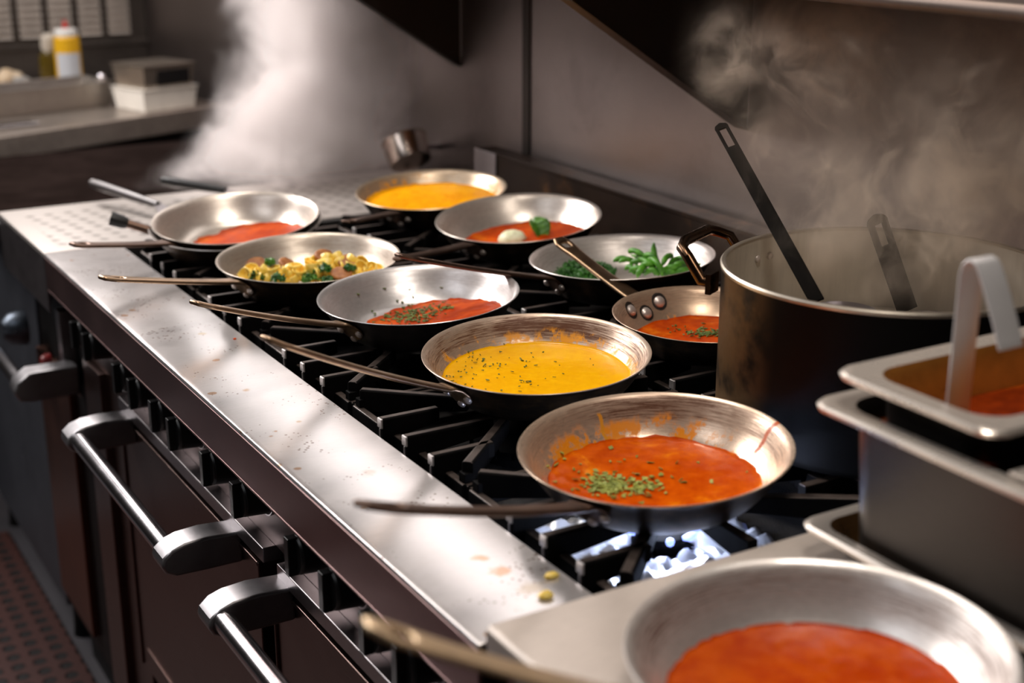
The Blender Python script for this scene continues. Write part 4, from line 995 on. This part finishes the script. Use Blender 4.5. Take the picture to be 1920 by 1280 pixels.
# louvred panel behind the counter
YL = 4.62
l0 = aty(0, 78, YL); l1 = aty(362, 62, YL)
t = empty('louvered_panel', 'steel vent panel with seven columns of pressed louvers behind the counter', 'vent panel', (1.0, YL, 1.0)); T = Matrix.Translation((-1.0, -YL, -1.0))
zl = l0.z
m = MB(); m.box((.5, YL, .0), (1.356, YL + .02, 2.2), 0, T); m.box((.5, YL - .014, zl - .028), (1.356, YL, zl - .012), 0, T); m.make('panel', brushed('panel steel', (.17, .15, .135), .9, .42), t, bevel=.002)
pit = (aty(455 - 8, 30, YL).x - aty(0, 30, YL).x) / 8.35
LV = brushed('louver steel', (.70, .62, .55), .4, .40)
for c in range(-2, 8):
    xa = l0.x - .030 + pit * c
    if xa + pit * .72 > 1.35: break
    m = MB()
    for j in range(18):
        z = zl + .006 + j * .0215
        m.prism([(YL - .0005, z), (YL - .020, z + .002), (YL - .018, z + .006), (YL - .0005, z + .0195)], xa, xa + pit * .72, 'x', 0, T)
    m.make('louver_column', LV, t, smooth=False)

# small steel saucepan on the griddle's far side, behind the last pan
kp = aty(778, 336, 2.50); e = empty('saucepan', 'small shiny steel saucepan tipped behind the farthest yellow pan', 'pan', (kp.x - .0, 2.515, .9205), .6)
R = Matrix.Translation((0, 0, .035)) @ Matrix.Rotation(-.55, 4, 'X') @ Matrix.Rotation(.35, 4, 'Y')
m = MB(); m.lathe(smoothprof([(0, .002), (.036, .002), (.042, .008), (.045, .05)], 2) + [(.047, .052), (.046, .05)] + smoothprof([(.045, .05), (.043, .008), (.036, 0), (0, 0)], 2), 40, 0, R); m.make('pan_body', brushed('coppery steel', (.74, .62, .54), 1.0, .24), e)
m = MB(); m.tube([R @ Vector(p) for p in ((.044, 0, .042), (.07, 0, .052), (.13, 0, .06))], [.005, .006, .007], 12); m.make('handle', M_BRIGHT, e)

# ------------------------------------------------------------------ steam
def steam(name, a, b, label, fn, aniso=.5, col=(.99, .95, .94)):
    c = [(a[i] + b[i]) / 2 for i in range(3)]; m = MB(); m.box([a[i] - c[i] for i in range(3)], [b[i] - c[i] for i in range(3)])
    M = Mat(name + ' vapour'); nt = M.nt; nt.nodes.remove(M.b)
    v = nt.nodes.new('ShaderNodeVolumePrincipled'); v.inputs['Color'].default_value = (*col, 1); v.inputs['Anisotropy'].default_value = aniso
    nt.links.new(fn(M).so, v.inputs['Density']); nt.links.new(v.outputs[0], M.out.inputs['Volume'])
    o = m.make(name, M.m, smooth=False, matrix=Matrix.Translation(c)); tag(o, label, 'steam', kind='stuff'); return o
def left_plume(M):
    x, y, z = M.xyz()                                   # metres from the box centre (1.03, 2.67, 1.144)
    nv = M.noise(6.5, 4, .6, dist=.5, color=True); nx, ny, nz = M.xyz(nv)
    wx = x + (nx - .5) * .26; wy = y + (ny - .5) * .2
    h = (z + .222)                                      # 0 at the base
    cx = h.smooth(0, .26, .03, .13)
    wid = h.smooth(0, .12, .29, .18) + h.smooth(.12, .45, 0, .03)
    d = (((wx - cx) / wid).pow(2.0) + (wy / .16).pow(2.0)).sqrt()
    body = d.smooth(.2, 1.15, 1, 0)
    curl = M.noise(10, 6, .62, dist=1.0).smooth(.36, .64)
    edge = (x.abs().smooth(.26, .308, 1, 0)) * (y.abs().smooth(.22, .27, 1, 0)) * z.smooth(-.222, -.208)
    return body * (curl * .85 + .15) * edge * 60.0
steam('steam_column', (.72, 2.395, .922), (1.34, 2.945, 1.366), 'thick white steam column rising behind the pans from the far plate', left_plume)
def right_wisps(M):
    x, y, z = M.xyz()                                   # box centre (1.12, 1.12, 1.21)
    nv = M.noise(5, 3, .6, color=True); nx, ny, nz = M.xyz(nv)
    vec = M.vec(x + nx * .16, y + ny * .16, z * .75 + nz * .14)
    a = M.noise(12, 7, .68, vec=vec, dist=1.4); b = M.noise(4, 2, .5)
    w = (a + b * .6).smooth(.78, 1.02)
    edge = x.smooth(-.13, -.04) * x.smooth(.17, .213, 1, 0) * y.abs().smooth(.17, .248, 1, 0) * z.smooth(-.165, -.10) * z.smooth(.10, .155, 1, .3)
    return (w * w * 1.2 + .04) * edge * 19.0
steam('steam_wisps', (.905, .87, 1.055), (1.335, 1.37, 1.367), 'thin swirling steam wisps rising above the large stock pot', right_wisps, .3, (.86, .74, .62))

# ------------------------------------------------------------------ light
def area(name, loc, target, sx, sy, power, col=(1, 1, 1)):
    l = bpy.data.lights.new(name, 'AREA'); l.shape = 'RECTANGLE'; l.size = sx; l.size_y = sy; l.energy = power; l.color = col
    o = bpy.data.objects.new(name, l); COL.objects.link(o); o.location = loc
    o.rotation_euler = (Vector(target) - Vector(loc)).to_track_quat('-Z', 'Y').to_euler(); return o
area('pass light', (-.6, 3.9, 2.5), (1.0, 1.9, .95), 1.2, .6, 47, (1, .95, .93))
area('added steam light', (.55, 3.30, 1.75), (1.06, 2.7, 1.15), .4, .25, 20, (1, .93, .90))  # unseen lamp added to brighten the steam column from behind
area('added ledge strip light', (1.335, 3.32, 1.80), (.335, 3.32, 1.55), 2.45, .5, 8.5, (1, .95, .93))  # unseen strip added so the front ledge mirrors something bright
area('hood lamp far', (.72, 2.25, 2.15), (.85, 2.2, .9), .30, .22, 4, (1, .91, .82))
area('hood lamp middle', (.72, 1.55, 2.15), (.85, 1.5, .9), .30, .22, 6, (1, .91, .82))
area('hood lamp near', (.72, .75, 2.15), (.85, .8, .9), .30, .22, 6, (1, .91, .82))
area('aisle ceiling panel', (-1.3, 1.6, 2.9), (-.6, 1.6, 0), 1.2, .6, 7, (.93, .95, 1))
for cx_ in (.765,):
    l = bpy.data.lights.new('flame glow', 'POINT'); l.energy = 2.6; l.color = (.62, .72, 1.0); l.shadow_soft_size = .03
    o = bpy.data.objects.new('flame glow', l); COL.objects.link(o); o.location = (cx_, GC[0], .897)
W = bpy.data.worlds.new('room air'); SC.world = W; W.use_nodes = True
W.node_tree.nodes['Background'].inputs[0].default_value = (.05, .048, .05, 1); W.node_tree.nodes['Background'].inputs[1].default_value = .15

# ------------------------------------------------------------------ camera
cd = bpy.data.cameras.new('camera'); cam = bpy.data.objects.new('camera', cd); COL.objects.link(cam); SC.camera = cam
cam.location = CAM; cam.rotation_euler = (PI / 2 - PITCH, 0, -YAW)
cd.sensor_width = 36; cd.lens = 36 * F / 1920; cd.clip_start = .02
cd.dof.use_dof = True; cd.dof.focus_distance = 1.63; cd.dof.aperture_fstop = 3.5
SC.view_settings.view_transform = 'Standard'; SC.view_settings.look = 'None'; SC.view_settings.gamma = 1; SC.view_settings.use_curve_mapping = False
SC.view_settings.exposure = 0.0
SC.cycles.volume_bounces = 4
SC.cycles.volume_max_steps = 128
SC.cycles.volume_step_rate = 1.6
SC.cycles.max_bounces = 8
